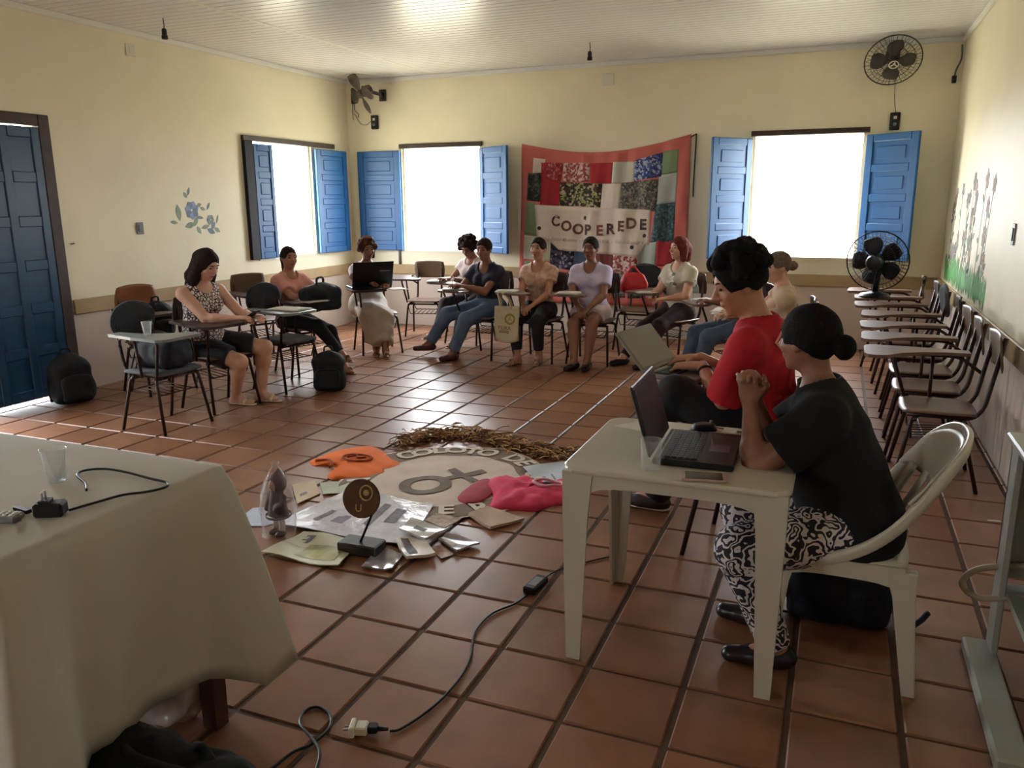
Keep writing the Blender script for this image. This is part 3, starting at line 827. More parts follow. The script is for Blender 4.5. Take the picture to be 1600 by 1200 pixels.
def speed_box(loc, label):
    e = empty('fan_control', loc, 0, label, 'switch')
    MB().box(-.048, .048, -.04, 0, -.085, .085, b=.008).build('box', M_BLACKPL, e)
    MB().lathe([(.018, 0), (.018, .012), (.012, .016)], (0, -.04, -.03), 14, 'y').build('knob', M_GREYPL, e, 'auto')
    MB().box(-.016, .016, -.044, -.04, .02, .05, b=.002).build('rocker', M_WHITEPL, e)
speed_box((.42, YB, 2.345), 'black fan control box above the shutter of the right back window')
speed_box((-5.63, YB, 2.58), 'black fan control box under the bare bladed fan')
MB().tube(smoothpath([(.375, 9.285, 2.90), (.39, 9.288, 2.70), (.40, 9.288, 2.55), (.42, 9.285, 2.43)], 4), .004, 6).build('fan_cable', M_GREYPL, None, True, label='thin cable between the caged fan and its control box', cat='cable')
MB().tube(smoothpath([(-5.93, 9.285, 2.70), (-5.85, 9.287, 2.58), (-5.76, 9.287, 2.555), (-5.68, 9.285, 2.60)], 5), .004, 6).build('fan_cable', M_GREYPL, None, True, label='thin cable sagging to the control box in the back left corner', cat='cable')
# table fan standing on the chair tablet
tf_ = empty('table_fan', (.33, 8.02, .711), 0, 'black table fan standing on a chair tablet below the right window', 'fan')
MB().lathe([(.13, 0), (.135, .012), (.12, .03), (.05, .045), (.04, .05)], n=24).build('base', M_FANB, tf_, 'auto')
MB().tube([(0, 0, .04), (.01, 0, .15), (.02, 0, .26)], .026, 12).build('neck', M_FANB, tf_, True)
hd = obj('fan_head', None, tf_, loc=(.0, 0, .325)); aim(hd, (.25, 1, .06))
MB().lathe([(.02, -.17), (.06, -.165), (.075, -.13), (.075, -.06), (.05, -.02), (.03, 0)], n=20).build('motor', M_FANB, hd, 'auto')
for me in blade_mesh(.04, .215, 5, M_FANB): obj('blade', me, hd)
obj('guard', guard_mesh(.265, .07, M_FANB, 48, 6), hd, kind='stuff')
g2 = obj('guard_rear', guard_mesh(.265, .05, M_FANB, 48, 5), hd, kind='stuff'); g2.rotation_euler = (PI, 0, 0)

# ================================================================ PATCHWORK BANNER on the back wall
def bx_(x): return -3.60+(x/5.333+800-818)*.00762
def bz_(y, x=0): return 2.26-(y/5.333+200-224)*.00755
def bdepth(X, Z):
    a = (X+2.58)
    return YB-.014-.012*(1+math.sin(a*17+Z*3.0))-.008*(1+math.sin(a*31-Z*5+1))
def banner_patch(name, quad, m, parent, off, nu=10, nv=10, t=.002):
    # quad in zoom pixels: tl, tr, br, bl
    q = [(bx_(a), bz_(b)) for a, b in quad]
    def fn(u, v):
        X = (q[0][0]*(1-u)+q[1][0]*u)*(1-v)+(q[3][0]*(1-u)+q[2][0]*u)*v
        Z = (q[0][1]*(1-u)+q[1][1]*u)*(1-v)+(q[3][1]*(1-u)+q[2][1]*u)*v
        return (X, bdepth(X, Z)-off, Z)
    return MB().sheet(fn, nu, nv, t).build(name, m, parent, True)
def floral(name, cols, scale):
    m = bpy.data.materials.new(name); m.use_nodes = True; N = m.node_tree.nodes; L = m.node_tree.links; b = N['Principled BSDF']; b.inputs['Roughness'].default_value = .85
    tc_ = N.new('ShaderNodeTexCoord'); v = N.new('ShaderNodeTexVoronoi'); v.inputs['Scale'].default_value = scale*1.9; L.new(tc_.outputs['Object'], v.inputs['Vector'])
    sp = N.new('ShaderNodeSeparateColor'); L.new(v.outputs['Color'], sp.inputs[0]); rp = N.new('ShaderNodeValToRGB'); rp.color_ramp.interpolation = 'CONSTANT'
    e = rp.color_ramp.elements; e[0].color = rgb(cols[0]); e[1].color = rgb(cols[1]); e[1].position = 1/len(cols)
    for k in range(2, len(cols)): q = e.new(k/len(cols)); q.color = rgb(cols[k])
    L.new(sp.outputs[0], rp.inputs[0]); L.new(rp.outputs[0], b.inputs['Base Color'])
    return m
def bclo(n, c): return mat('banner_'+n, c, .85, var=.06, scale=6)
bn = empty('patchwork_banner', (0, 0, 0), 0, 'red-edged patchwork banner reading COOPEREDE on the back wall', 'banner')
def backing(u, v):
    x = 95+u*(1490-95); top = 135+95*math.sin(PI*u)*1.05-30*u; 
    xb = x+(-40*(1-u)+0*u)*v
    y = top+v*(1460-top)
    X, Z = bx_(xb), bz_(y); return (X, bdepth(X, Z), Z)
MB().sheet(backing, 60, 40, .003).build('red_backing', bclo('coral_red', (206, 112, 102)), bn, True)
RED = bclo('red', (172, 48, 56)); WHT = bclo('white', (222, 208, 196)); GRN = bclo('green', (124, 146, 108)); MAR = bclo('maroon', (132, 70, 72)); PAL = bclo('pale_green_white', (202, 204, 190)); BLUS = bclo('slate_blue', (70, 88, 116)); SKY = bclo('sky', (172, 178, 170))
F1 = floral('green_floral', [(58, 66, 50), (150, 160, 96), (96, 60, 60), (44, 52, 48), (190, 176, 150)], 22); F2 = floral('blue_floral', [(52, 70, 140), (90, 104, 170), (170, 180, 204), (60, 60, 110)], 24)
F3 = floral('grey_floral', [(96, 98, 92), (140, 142, 128), (70, 74, 70), (118, 100, 92)], 26); F4 = floral('navy_floral', [(44, 48, 78), (150, 150, 160), (84, 80, 96), (36, 38, 60)], 20); F5 = floral('rose_floral', [(206, 170, 160), (170, 90, 92), (222, 204, 190), (150, 70, 74)], 20); F6 = floral('teal_floral', [(64, 96, 100), (96, 120, 118), (50, 74, 84)], 22); F7 = floral('dark_floral', [(52, 58, 56), (84, 92, 84), (40, 42, 44)], 24); F8 = floral('red_floral', [(160, 64, 74), (196, 120, 116), (130, 50, 60)], 22)
PT = [(((195, 250), (300, 265), (270, 370), (190, 375)), WHT), (((150, 375), (260, 375), (250, 610), (140, 600)), F7), (((260, 290), (440, 300), (430, 660), (250, 640)), RED), (((300, 290), (460, 295), (440, 440), (300, 420)), F8),
      (((450, 300), (680, 300), (690, 450), (460, 450)), F5), (((680, 305), (880, 305), (870, 470), (690, 465)), RED), (((430, 450), (790, 470), (770, 720), (430, 700)), F1), (((880, 300), (1060, 300), (1050, 460), (870, 470)), PAL),
      (((1060, 290), (1275, 235), (1270, 420), (1050, 450)), F2), (((1275, 230), (1400, 215), (1395, 390), (1270, 410)), GRN), (((790, 470), (950, 470), (930, 710), (770, 715)), WHT), (((950, 465), (1250, 440), (1240, 690), (935, 705)), F3),
      (((1250, 410), (1400, 390), (1390, 620), (1240, 640)), SKY), (((1235, 640), (1390, 620), (1385, 930), (1200, 940)), F6), (((140, 610), (210, 620), (230, 900), (110, 880)), GRN), (((110, 890), (350, 910), (340, 1110), (100, 1090)), PAL),
      (((350, 930), (560, 960), (550, 1180), (340, 1160)), F4), (((560, 965), (730, 990), (730, 1200), (550, 1190)), BLUS), (((730, 985), (890, 985), (890, 1200), (730, 1200)), MAR), (((890, 985), (1100, 960), (1090, 1200), (890, 1200)), F5),
      (((1100, 960), (1255, 930), (1240, 1200), (1090, 1200)), SKY), (((1255, 925), (1400, 920), (1390, 1120), (1250, 1130)), RED), (((110, 1110), (340, 1130), (340, 1350), (100, 1340)), GRN), (((350, 1190), (880, 1215), (880, 1400), (350, 1390)), F1), (((890, 1210), (1390, 1140), (1380, 1390), (890, 1400)), F3)]
for q_, m_ in PT: banner_patch('patch', q_, m_, bn, .0035)
banner_patch('title_panel', ((205, 635), (1195, 680), (1190, 960), (230, 930)), WHT, bn, .0065, 40, 8)
banner_patch('title_panel_lower', ((300, 905), (1170, 940), (1090, 1060), (420, 1010)), WHT, bn, .0062, 30, 5)
LM = [mat('banner_letter_%d' % k, c, .85) for k, c in enumerate(((96, 66, 60), (112, 70, 56), (120, 84, 74), (88, 74, 70), (132, 72, 68)))]
for k, (ch, x, y) in enumerate(zip('COOPEREDE', (395, 490, 590, 675, 775, 865, 955, 1040, 1135), (775, 815, 840, 845, 850, 838, 815, 792, 800))):
    gv, gf = glyph_mesh(ch, .165, bold=.006); X0, Z0 = bx_(x), bz_(y)
    vs = [(X0+a, bdepth(X0+a, Z0+b)-.014, Z0+b) for a, b, c in gv]
    MB().add(vs, gf).build('letter', LM[k % 5], bn)
for x, y in ((655, 745), (250, 830), (1145, 885), (1050, 980)):
    X0, Z0 = bx_(x), bz_(y); MB().lathe([(.024, 0), (.024, .004), (.012, .006)], (X0, bdepth(X0, Z0)-.006, Z0), 14, 'y').build('button_patch', mat('dark_button_cloth', (66, 54, 56), .8), bn)
MB().tube(smoothpath([(-1.66, YB-.02, 2.235), (-1.57, YB-.015, 2.285), (-1.555, YB-.012, 2.27), (-1.56, YB-.012, 2.0), (-1.565, YB-.012, 1.72), (-1.562, YB-.012, 1.62)], 5), .007, 6).build('cord', mat('dark_cord', (58, 52, 44), .8), bn, True)

# ================================================================ PAINTED FLOWERS on the side walls
def petal_poly(n, a, r0, r1, w):
    out = []
    for k in range(n+1):
        t = k/n; out.append((r0+(r1-r0)*t, w*math.sin(PI*t)))
    for k in range(n-1, 0, -1):
        t = k/n; out.append((r0+(r1-r0)*t, -w*math.sin(PI*t)))
    return [(x*math.cos(a)-y*math.sin(a), x*math.sin(a)+y*math.cos(a)) for x, y in out]
def wall_shape(parent, name, poly, cy, cz, m, side, depth=.002):
    vs = []
    x0, x1 = (XL+.0004, XL+depth) if side < 0 else (XR-.0004, XR-depth)
    n = len(poly)
    vs = [(x0, cy+a, cz+b) for a, b in poly]+[(x1, cy+a, cz+b) for a, b in poly]
    fs = [tuple(range(n)), tuple(range(2*n-1, n-1, -1))]+[(i, n+i, n+(i+1) % n, (i+1) % n) for i in range(n)]
    return MB().add(vs, fs).build(name, m, parent)
PB = mat('paint_blue', (136, 156, 196), .7, var=.15, scale=20); PDB = mat('paint_dark_blue', (120, 134, 158), .7, var=.15, scale=20); PG = mat('paint_leaf_green', (144, 158, 138), .7, var=.15, scale=20); PG2 = mat('paint_grey_green', (150, 160, 142), .7)
pf = empty('wall_painting', (0, 0, 0), 0, 'small blue flower spray painted on the left wall', 'painting')
rg = random.Random(11)
for k in range(7): wall_shape(pf, 'petal', petal_poly(6, 2*PI*k/7+.3, .012, .095, .042), 6.41, 1.52, PB if k % 2 else PDB, -1, .002+.0003*k)
for k in range(6): wall_shape(pf, 'petal', petal_poly(6, 2*PI*k/6, .008, .055, .026), 6.66, 1.42, PDB if k % 2 else PG, -1, .002+.0003*k)
for (cy, cz, a, ln, w) in ((6.24, 1.42, 1.7, .16, .035), (6.21, 1.40, 3.0, .10, .018), (6.37, 1.66, 1.2, .09, .016), (6.36, 1.64, 2.2, .07, .02), (6.30, 1.36, .2, .14, .03), (6.42, 1.36, 1.0, .12, .025), (6.46, 1.36, -1.0, .09, .025), (6.52, 1.34, .2, .12, .022), (6.60, 1.33, -.4, .12, .028), (6.66, 1.32, .9, .10, .022), (6.70, 1.34, -.5, .10, .022), (6.74, 1.38, 1.2, .10, .014), (6.60, 1.52, 2.8, .08, .018), (6.62, 1.52, 1.0, .09, .014), (6.56, 1.44, 3.0, .09, .016), (6.48, 1.56, .3, .07, .02)):
    wall_shape(pf, 'leaf', petal_poly(6, a, 0, ln, w), cy, cz, PG if rg.random() < .6 else PDB, -1)
pm_ = empty('wall_painting', (0, 0, 0), 0, 'tall painted garden of thin flowers over green grass on the right wall', 'painting')
PGR = mat('paint_grass_green', (92, 158, 84), .7, var=.2, scale=9); PST = mat('paint_stem', (136, 132, 104), .7); PFL = [mat('paint_flower_%d' % k, c, .7) for k, c in enumerate(((150, 128, 116), (132, 124, 126), (164, 138, 110), (120, 118, 108), (170, 140, 140)))]
gr_ = MB()
for k in range(150):
    cy = rg.uniform(6.5, 8.95); ln = rg.uniform(.10, .26); a = PI/2+rg.uniform(-.35, .35)
    pl = petal_poly(4, a, 0, ln, rg.uniform(.018, .035)); cz = rg.uniform(.79, .86); n = len(pl); d_ = .0015+.001*rg.random()
    gr_.add([(XR-.0003, cy+p, cz+q) for p, q in pl]+[(XR-d_, cy+p, cz+q) for p, q in pl], [tuple(range(n)), tuple(range(2*n-1, n-1, -1))])
gr_.build('grass', PGR, pm_, kind='stuff')
for k in range(26):
    cy = rg.uniform(6.6, 8.9); z1 = rg.uniform(1.05, 1.74) if 6.7 < cy < 8.8 else rg.uniform(1.0, 1.4); bend = rg.uniform(-.12, .12)
    pts = [(cy+bend*(t/6)**2+.008, .85+(z1-.85)*t/6) for t in range(7)]+[(cy+bend*(t/6)**2-.008, .85+(z1-.85)*t/6) for t in range(6, -1, -1)]
    wall_shape(pm_, 'stem', pts, 0, 0, PST, 1, .0012+.0002*rg.random())
    m_ = PFL[k % 5]; R0 = rg.uniform(.05, .10); np_ = rg.choice((5, 6, 7))
    for q in range(np_): wall_shape(pm_, 'petal', petal_poly(5, 2*PI*q/np_+k, .006, R0, R0*.34), cy+bend, z1, m_, 1, .0016+.0003*q)
    for q in range(3):
        t = rg.uniform(.2, .85); wall_shape(pm_, 'leaf', petal_poly(5, rg.choice((.5, 2.6))+rg.uniform(-.3, .3), 0, rg.uniform(.07, .13), .022), cy+bend*t*t, .85+(z1-.85)*t, PG if rg.random() < .5 else PFL[3], 1, .002)

# greenery outside the right back window
tr = empty('garden_tree', (1.2, 16.5, -.3), 0, 'pale leafy branches seen through the right back window', 'tree')
M_LEAF = mat('pale_green_leaf', (120, 150, 90), .7, var=.3, scale=3)  # leaf green, tone varied by noise
MB().tube([(0, 0, 0), (.05, .1, 1.5), (-.1, 0, 3.2)], .12, 8, r2=.06).build('trunk', M_DARKWOOD, tr, True)
lf = MB()
for k in range(700):
    a, b, c = rg.gauss(-.2, .75), rg.gauss(0, .6), 3.3+rg.gauss(0, .55)
    d1_, d2_ = Vector((rg.uniform(-1, 1), rg.uniform(-1, 1), rg.uniform(-1, 1))).normalized()*.11, Vector((rg.uniform(-1, 1), rg.uniform(-1, 1), rg.uniform(-1, 1))).normalized()*.05
    p = Vector((a, b, c)); lf.add([p-d1_, p+d2_, p+d1_, p-d2_], [(0, 1, 2, 3)])
lf.build('foliage', M_LEAF, tr, kind='stuff')
# ================================================================ PEOPLE: smooth-blended bodies grown from a posed skeleton
def V(*a): return np.array(a if len(a) > 1 else a[0], dtype=np.float64)
def nrm(v): return v/max(1e-9, np.linalg.norm(v))
class Field:
    def __init__(s, lo, hi, h):
        s.h = h; s.lo = np.array(lo)-3*h; n = np.ceil((np.array(hi)+3*h-s.lo)/h).astype(int)+1; s.n = n
        s.ax = [(s.lo[i]+h*np.arange(n[i])).astype(np.float32) for i in range(3)]
        s.d = np.full(n, 0.3, np.float32)
    def sl(s, lo, hi):
        a = np.clip(np.floor((np.array(lo)-s.lo)/s.h).astype(int), 0, s.n); b = np.clip(np.ceil((np.array(hi)-s.lo)/s.h).astype(int)+1, 0, s.n)
        if (b <= a).any(): return None
        return tuple(slice(x, y) for x, y in zip(a, b))
    def pts(s, S): return s.ax[0][S[0]][:, None, None], s.ax[1][S[1]][None, :, None], s.ax[2][S[2]][None, None, :]
def prim_box(p):
    t = p[0]
    if t == 'cone':
        a, b, r = p[1], p[2], max(p[3], p[4]); return np.minimum(a, b)-r, np.maximum(a, b)+r
    if t == 'box':
        R = np.abs(p[3]) @ np.array(p[2]) if p[3] is not None else np.array(p[2]); return p[1]-R, p[1]+R
    if t == 'ell':
        R = np.abs(p[3]) @ np.array(p[2]) if p[3] is not None else np.array(p[2]); return p[1]-R, p[1]+R
def prim_eval(p, X, Y, Z):
    t = p[0]
    if t == 'cone':
        a, b, ra, rb, axis, flat, cut = p[1:8]
        ab = b-a; L2 = float(ab @ ab)+1e-12
        px, py, pz = X-a[0], Y-a[1], Z-a[2]
        q = px*ab[0]+py*ab[1]+pz*ab[2]
        tt = np.clip(q/L2, 0, 1)
        dx, dy, dz = px-tt*ab[0], py-tt*ab[1], pz-tt*ab[2]
        r = ra+(rb-ra)*tt
        if axis is not None and flat != 1:
            c = dx*axis[0]+dy*axis[1]+dz*axis[2]
            dd = np.sqrt(np.maximum(dx*dx+dy*dy+dz*dz-c*c+(c/flat)**2, 0))
            d = (dd-r)*(1 if flat > 1 else (flat+1)/2)
        else: d = np.sqrt(dx*dx+dy*dy+dz*dz)-r
        if cut: d = np.maximum(d, (q-L2)/math.sqrt(L2))
        return d
    if t == 'box':
        c, hf_, M, rd = p[1:5]; q_ = [X-c[0], Y-c[1], Z-c[2]]
        if M is not None: q_ = [q_[0]*M[0, k]+q_[1]*M[1, k]+q_[2]*M[2, k] for k in range(3)]
        q_ = [np.abs(a)-b+rd for a, b in zip(q_, hf_)]
        return np.sqrt(sum(np.maximum(a, 0)**2 for a in q_))+np.minimum(np.maximum(np.maximum(q_[0], q_[1]), q_[2]), 0)-rd
    if t == 'ell':
        c, r, M = p[1], p[2], p[3]
        px, py, pz = X-c[0], Y-c[1], Z-c[2]
        if M is not None:
            px, py, pz = (px*M[0, k]+py*M[1, k]+pz*M[2, k] for k in range(3))
        k0 = np.sqrt((px/r[0])**2+(py/r[1])**2+(pz/r[2])**2); k1 = np.sqrt((px/r[0]**2)**2+(py/r[1]**2)**2+(pz/r[2]**2)**2)
        return np.where(k1 > 1e-9, k0*(k0-1)/np.maximum(k1, 1e-9), -min(r))
def cone(a, b, ra, rb=None, axis=None, flat=1, cut=False): return ('cone', V(a), V(b), ra, ra if rb is None else rb, axis, flat, cut)
def boxp(c, hf_, rd, Mx=None): return ('box', V(c), hf_, Mx, rd)
def ellp(c, r, Mx=None): return ('ell', V(c), r, Mx)
def run_sdf(ops, h):
    lo = np.full(3, 1e9); hi = -lo
    for op in ops:
        if op[0] == 'u':
            a, b = prim_box(op[1]); lo = np.minimum(lo, a); hi = np.maximum(hi, b)
    F = Field(lo-.02, hi+.02, h)
    for op in ops:
        if op[0] in 'us':
            a, b = prim_box(op[1]); k = op[2]; m = max(k, .06)+3*h+.02
            S = F.sl(a-m, b+m)
            if S is None: continue
            X, Y, Z = F.pts(S); e = prim_eval(op[1], X, Y, Z).astype(np.float32); d = F.d[S]
            if op[0] == 'u':
                hh = np.maximum(k-np.abs(d-e), 0)/max(k, 1e-6); F.d[S] = np.minimum(d, e)-hh*hh*k*.25
            else:
                e = -e; hh = np.maximum(k-np.abs(d-e), 0)/max(k, 1e-6); F.d[S] = np.maximum(d, e)+hh*hh*k*.25
        elif op[0] == 'cut':      # remove everything on the +n side of a plane
            pt, n = op[1], op[2]; X, Y, Z = F.pts((slice(None),)*3)
            F.d = np.maximum(F.d, ((X-pt[0])*n[0]+(Y-pt[1])*n[1]+(Z-pt[2])*n[2]).astype(np.float32))
        elif op[0] == 'n':        # wavy displacement
            amp, fr, seed = op[1:4]; X, Y, Z = F.pts((slice(None),)*3); q = seed*1.7
            w = np.sin(X*fr+q+2*np.sin(Z*fr*.61+q))*np.sin(Y*fr*1.07+1.3*q+1.7*np.sin(X*fr*.53))+np.sin(Z*fr*.93+q*.7+2*np.sin(Y*fr*.57+q))*.8
            F.d = F.d+(amp*w).astype(np.float32)
    return nets(F)
def nets(F):
    d = F.d; ins = d < 0
    c = np.zeros(tuple(F.n-1), np.int8)
    for i in (0, 1):
        for j in (0, 1):
            for k in (0, 1): c += ins[i:F.n[0]-1+i, j:F.n[1]-1+j, k:F.n[2]-1+k]
    act = np.argwhere((c > 0) & (c < 8))
    if len(act) == 0: return [], []
    idx = np.full(c.shape, -1, np.int32); idx[tuple(act.T)] = np.arange(len(act))
    co = [(i, j, k) for i in (0, 1) for j in (0, 1) for k in (0, 1)]
    val = {q: d[act[:, 0]+q[0], act[:, 1]+q[1], act[:, 2]+q[2]] for q in co}
    acc = np.zeros((len(act), 3)); cnt = np.zeros(len(act))
    for a in range(3):
        for q in co:
            if q[a]: continue
            r = list(q); r[a] = 1; va, vb = val[q], val[tuple(r)]
            m = (va < 0) != (vb < 0); t = np.where(m, va/np.where(m, va-vb, 1), 0)
            P = np.array(q, float)[None, :].repeat(len(act), 0); P[:, a] = t
            acc[m] += P[m]; cnt[m] += 1
    v = F.lo+(act+acc/cnt[:, None])*F.h
    quads = []
    for a in range(3):
        b_, c_ = (a+1) % 3, (a+2) % 3
        s0 = [slice(None)]*3; s1 = [slice(None)]*3; s0[a] = slice(0, -1); s1[a] = slice(1, None)
        A, B = ins[tuple(s0)], ins[tuple(s1)]
        e = np.argwhere(A != B)
        e = e[(e[:, b_] > 0) & (e[:, c_] > 0) & (e[:, b_] < F.n[b_]-1) & (e[:, c_] < F.n[c_]-1)]
        fl_ = A[tuple(e.T)]
        def g(db, dc):
            q = e.copy(); q[:, b_] -= db; q[:, c_] -= dc; return idx[tuple(q.T)]
        Q = np.stack([g(1, 1), g(0, 1), g(0, 0), g(1, 0)], 1)
        Q[~fl_] = Q[~fl_][:, ::-1]; quads.append(Q)
    return v, np.concatenate(quads)
def sdf_obj(name, ops, h, m, parent, base, label=None):
    v, q = run_sdf(ops, h)
    me = bpy.data.meshes.new(name)
    nv, nq = len(v), len(q)
    if nv == 0: return None
    v = v-base
    me.vertices.add(nv); me.vertices.foreach_set('co', v.astype(np.float32).ravel())
    me.loops.add(nq*4); me.loops.foreach_set('vertex_index', q.astype(np.int32).ravel())
    me.polygons.add(nq); me.polygons.foreach_set('loop_start', (np.arange(nq)*4).astype(np.int32))
    me.polygons.foreach_set('use_smooth', np.ones(nq, bool))
    me.update(calc_edges=True); me.validate()
    me.materials.append(m)
    o_ = obj(name, me, parent, label=label); o_['_n'] = nv; del o_['_n']; return o_
def ik(a, b, l1, l2, pole):
    d = b-a; L = np.linalg.norm(d); L = min(L, (l1+l2)*.999); u = nrm(d)
    x = (l1*l1-l2*l2+L*L)/(2*L); y = math.sqrt(max(0, l1*l1-x*x))
    p = nrm(pole-u*(pole @ u)); return a+u*x+p*y, a+u*L
def rot_about(v, ax, an):
    return v*math.cos(an)+np.cross(ax, v)*math.sin(an)+ax*(ax @ v)*(1-math.cos(an))
def hand_prims(w, d, pn, side, s, curl=.5, fat=1.0, thumb=.6, spread=.06):
    # wrist, direction of the hand, palm normal (palm faces that way), side: thumb direction vector
    d = nrm(d); pn = nrm(pn-d*(pn @ d)); lat = nrm(side-d*(side @ d)-pn*(side @ pn))
    P = []; pl = .088*s
    P.append((cone(w, w+d*.04*s, .021*s, .030*s, pn, .62), .012))
    P.append((cone(w+d*.03*s, w+d*pl, .034*s, .037*s, pn, .42), .010))
    for k, (o, ln) in enumerate(((.030, .070), (.010, .079), (-.011, .074), (-.031, .058))):
        b0 = w+d*(pl-.004)*s**0+lat*o*s; fd = nrm(d+lat*(o*spread*20*.3)); r = (.0088-.0005*k)*s*fat
        for seg, (fr_, cv) in enumerate(((.45, curl*.7), (.30, curl*1.1), (.25, curl*.8))):
            fd = rot_about(fd, nrm(np.cross(fd, pn)), cv)
            e = b0+fd*ln*fr_*s; P.append((cone(b0, e, r, r*.92), .004)); b0 = e; r *= .92
    t0 = w+d*.028*s+lat*.022*s; td = nrm(d*.75+lat*.75*thumb/.6+pn*.35)
    t1 = t0+td*.040*s; t2 = t1+nrm(td+d*.5+pn*.15)*.032*s; t3 = t2+nrm(d+pn*.3)*.024*s
    P += [(cone(t0, t1, .015*s*fat, .0115*s*fat), .010), (cone(t1, t2, .0108*s*fat, .0098*s*fat), .003), (cone(t2, t3, .0098*s*fat, .008*s*fat), .003)]
    return P
SKIN = {}
def skin_mat(name, c):
    if name not in SKIN:
        m = mat('skin_'+name, c, .5, var=.06, scale=14)
        SKIN[name] = m
    return SKIN[name]
M_EYE = mat('dark_eye', (30, 22, 20), .2); M_BROW = mat('dark_brow', (42, 30, 26), .8)

def person(label, hip, fwd, H=1.60, seat=.43, lean=0.0, slean=0.0, twist=0.0, hyaw=0.0, hpitch=0.0, htilt=0.0, hands=None, feet=None, knees_out=.5,
           elbow=((.5, -.6, -.6), (-.5, -.6, -.6)), skin='mid', wide=1.0, fem=True, h=.011, top=None, bottom=None, shoe=None, hair=None,
           hdirs=None, curl=(.5, .5), palms=None, thumbs=None, lips=(140, 80, 74), hipz=None):
    s = H/1.65
    f = nrm(V(fwd[0], fwd[1], 0)); r = V(f[1], -f[0], 0); up = V(0, 0, 1.)
    hc = V(hip[0], hip[1], (seat+.088*s) if hipz is None else hipz)
    t = nrm(up*math.cos(lean)+f*math.sin(lean)+r*math.sin(slean))
    r2 = nrm(r*math.cos(twist)-f*math.sin(twist)*1.0); r2 = nrm(r2-t*(r2 @ t)); tf = np.cross(t, r2)   # torso front
    W = lambda right, forward, u_: hc+r*right*s+f*forward*s+up*u_*s
    waist = hc+t*.17*s-tf*.01; chest = hc+t*.335*s; nb = hc+t*.475*s-tf*.005
    sw = (.152 if fem else .180)*s*(.6+.4*wide)
    shz = hc+t*.415*s
    sh = [shz+r2*sw, shz-r2*sw]
    hp = [hc+r*.088*s, hc-r*.088*s]
    # head frame
    hf = nrm(f*math.cos(hyaw)+r*math.sin(hyaw)); hr = nrm(np.cross(hf, up))
    hf2 = hf*math.cos(hpitch)+up*math.sin(hpitch); hu = nrm(np.cross(hr, hf2)); hf = hf2
    if htilt: hr, hu = hr*math.cos(htilt)-hu*math.sin(htilt), hu*math.cos(htilt)+hr*math.sin(htilt)
    nd = nrm(t*.7+hu*.5+hf*.12); hcn = nb+nd*.105*s+hu*.085*s+hf*.022*s    # cranial centre
    Mh = np.stack([hr, hf, hu], 1)
    HP = lambda a, b, c_: hcn+(hr*a+hf*b+hu*c_)*s
    base = V(hip[0], hip[1], 0)
    root = empty('person', tuple(base), 0, label, 'person')
    sm = skin
    # arms
    wr = []; el = []
    for i in (0, 1):
        tgt = V(hands[i]) if hands else W(.12*(1-2*i), .35, .10)
        e_, w_ = ik(sh[i], tgt, .275*s, .235*s, r*elbow[i][0]+f*elbow[i][1]+up*elbow[i][2]); el.append(e_); wr.append(w_)
    kn = []; an = []
    for i in (0, 1):
        ft = V(feet[i][:3]) if feet else W(.1*(1-2*i), .42, 0); ft = V(ft[0], ft[1], ft[2] if len(ft) > 2 else 0)
        at = V(ft[0], ft[1], ft[2]+.075*s)
        k_, a_ = ik(hp[i], at, .415*s, .395*s, up*.9+f*.35+r*(knees_out if i == 0 else -knees_out)*.35); kn.append(k_); an.append(a_)
    fdir = [nrm(V(*(feet[i][3:5]), 0)) if feet and len(feet[i]) >= 5 else f for i in (0, 1)]
    B = []   # body ops
    def bu(p, k=.03): B.append(('u', p, k))
    w = wide
    torso = [(cone(hp[0], hp[1], .098*s*w, None, f, .95), .03), (cone(hc, waist, .128*s*w, .112*s*w, tf, .74), .04),
             (cone(waist, chest, .112*s*w, .124*s*(.4+.6*w), tf, .72), .04), (cone(chest, chest+t*.075*s, .122*s*(.5+.5*w), .085*s, tf, .74), .04),
             (cone(sh[0]-r2*.02, shz+t*.035*s, .046*s, .058*s), .05), (cone(sh[1]+r2*.02, shz+t*.035*s, .046*s, .058*s), .05), (cone(nb-t*.05*s, nb, .075*s, .058*s, tf, .85), .05)]
    if fem: torso += [(ellp(chest+tf*.075*s*(.5+.5*w)+r2*q*.062*s-t*.01*s, (.060*s, .058*s, .058*s)), .035) for q in (-1, 1)]
    if w > 1.12: torso.append((ellp(hc+t*.10*s+tf*.045*s*w, (.115*s*w, .09*s*w, .11*s*w), np.stack([r2, tf, t], 1)), .05))
    for p, k in torso: bu(p, k)
    bu(cone(nb-t*.03*s, hcn-hu*.03*s-hf*.015*s, .050*s if fem else .058*s, .047*s if fem else .055*s), .025)
    # head
    bu(ellp(HP(0, -.004, .012), (.073*s, .093*s, .094*s), Mh), .02)
    bu(ellp(HP(0, .026, -.050), (.054*s, .060*s, .066*s), Mh), .03)
    bu(ellp(HP(0, .066, -.098), (.021*s, .018*s, .017*s), Mh), .022)
    bu(cone(HP(-.030, .072, .022), HP(.030, .072, .022), .014*s), .018)
    for q in (-1, 1):
        B.append(('s', ellp(HP(q*.031, .098, .004), (.018*s, .014*s, .011*s), Mh), .012))
        bu(ellp(HP(q*.036, .064, -.028), (.022*s, .018*s, .020*s), Mh), .02)
        bu(ellp(HP(q*.075, -.006, -.012), (.010*s, .020*s, .031*s), Mh), .006)
    bu(cone(HP(0, .090, .006), HP(0, .110, -.028), .0075*s, .0125*s), .010)
    for q in (-1, 1): bu(ellp(HP(q*.012, .096, -.033), (.009*s, .010*s, .008*s), Mh), .006)
    bu(cone(HP(-.016, .084, -.058), HP(.016, .084, -.058), .0085*s), .010)
    bu(cone(HP(-.013, .082, -.068), HP(.013, .082, -.068), .0090*s), .008)
    arm_r = .046*s*(.35+.65*w)
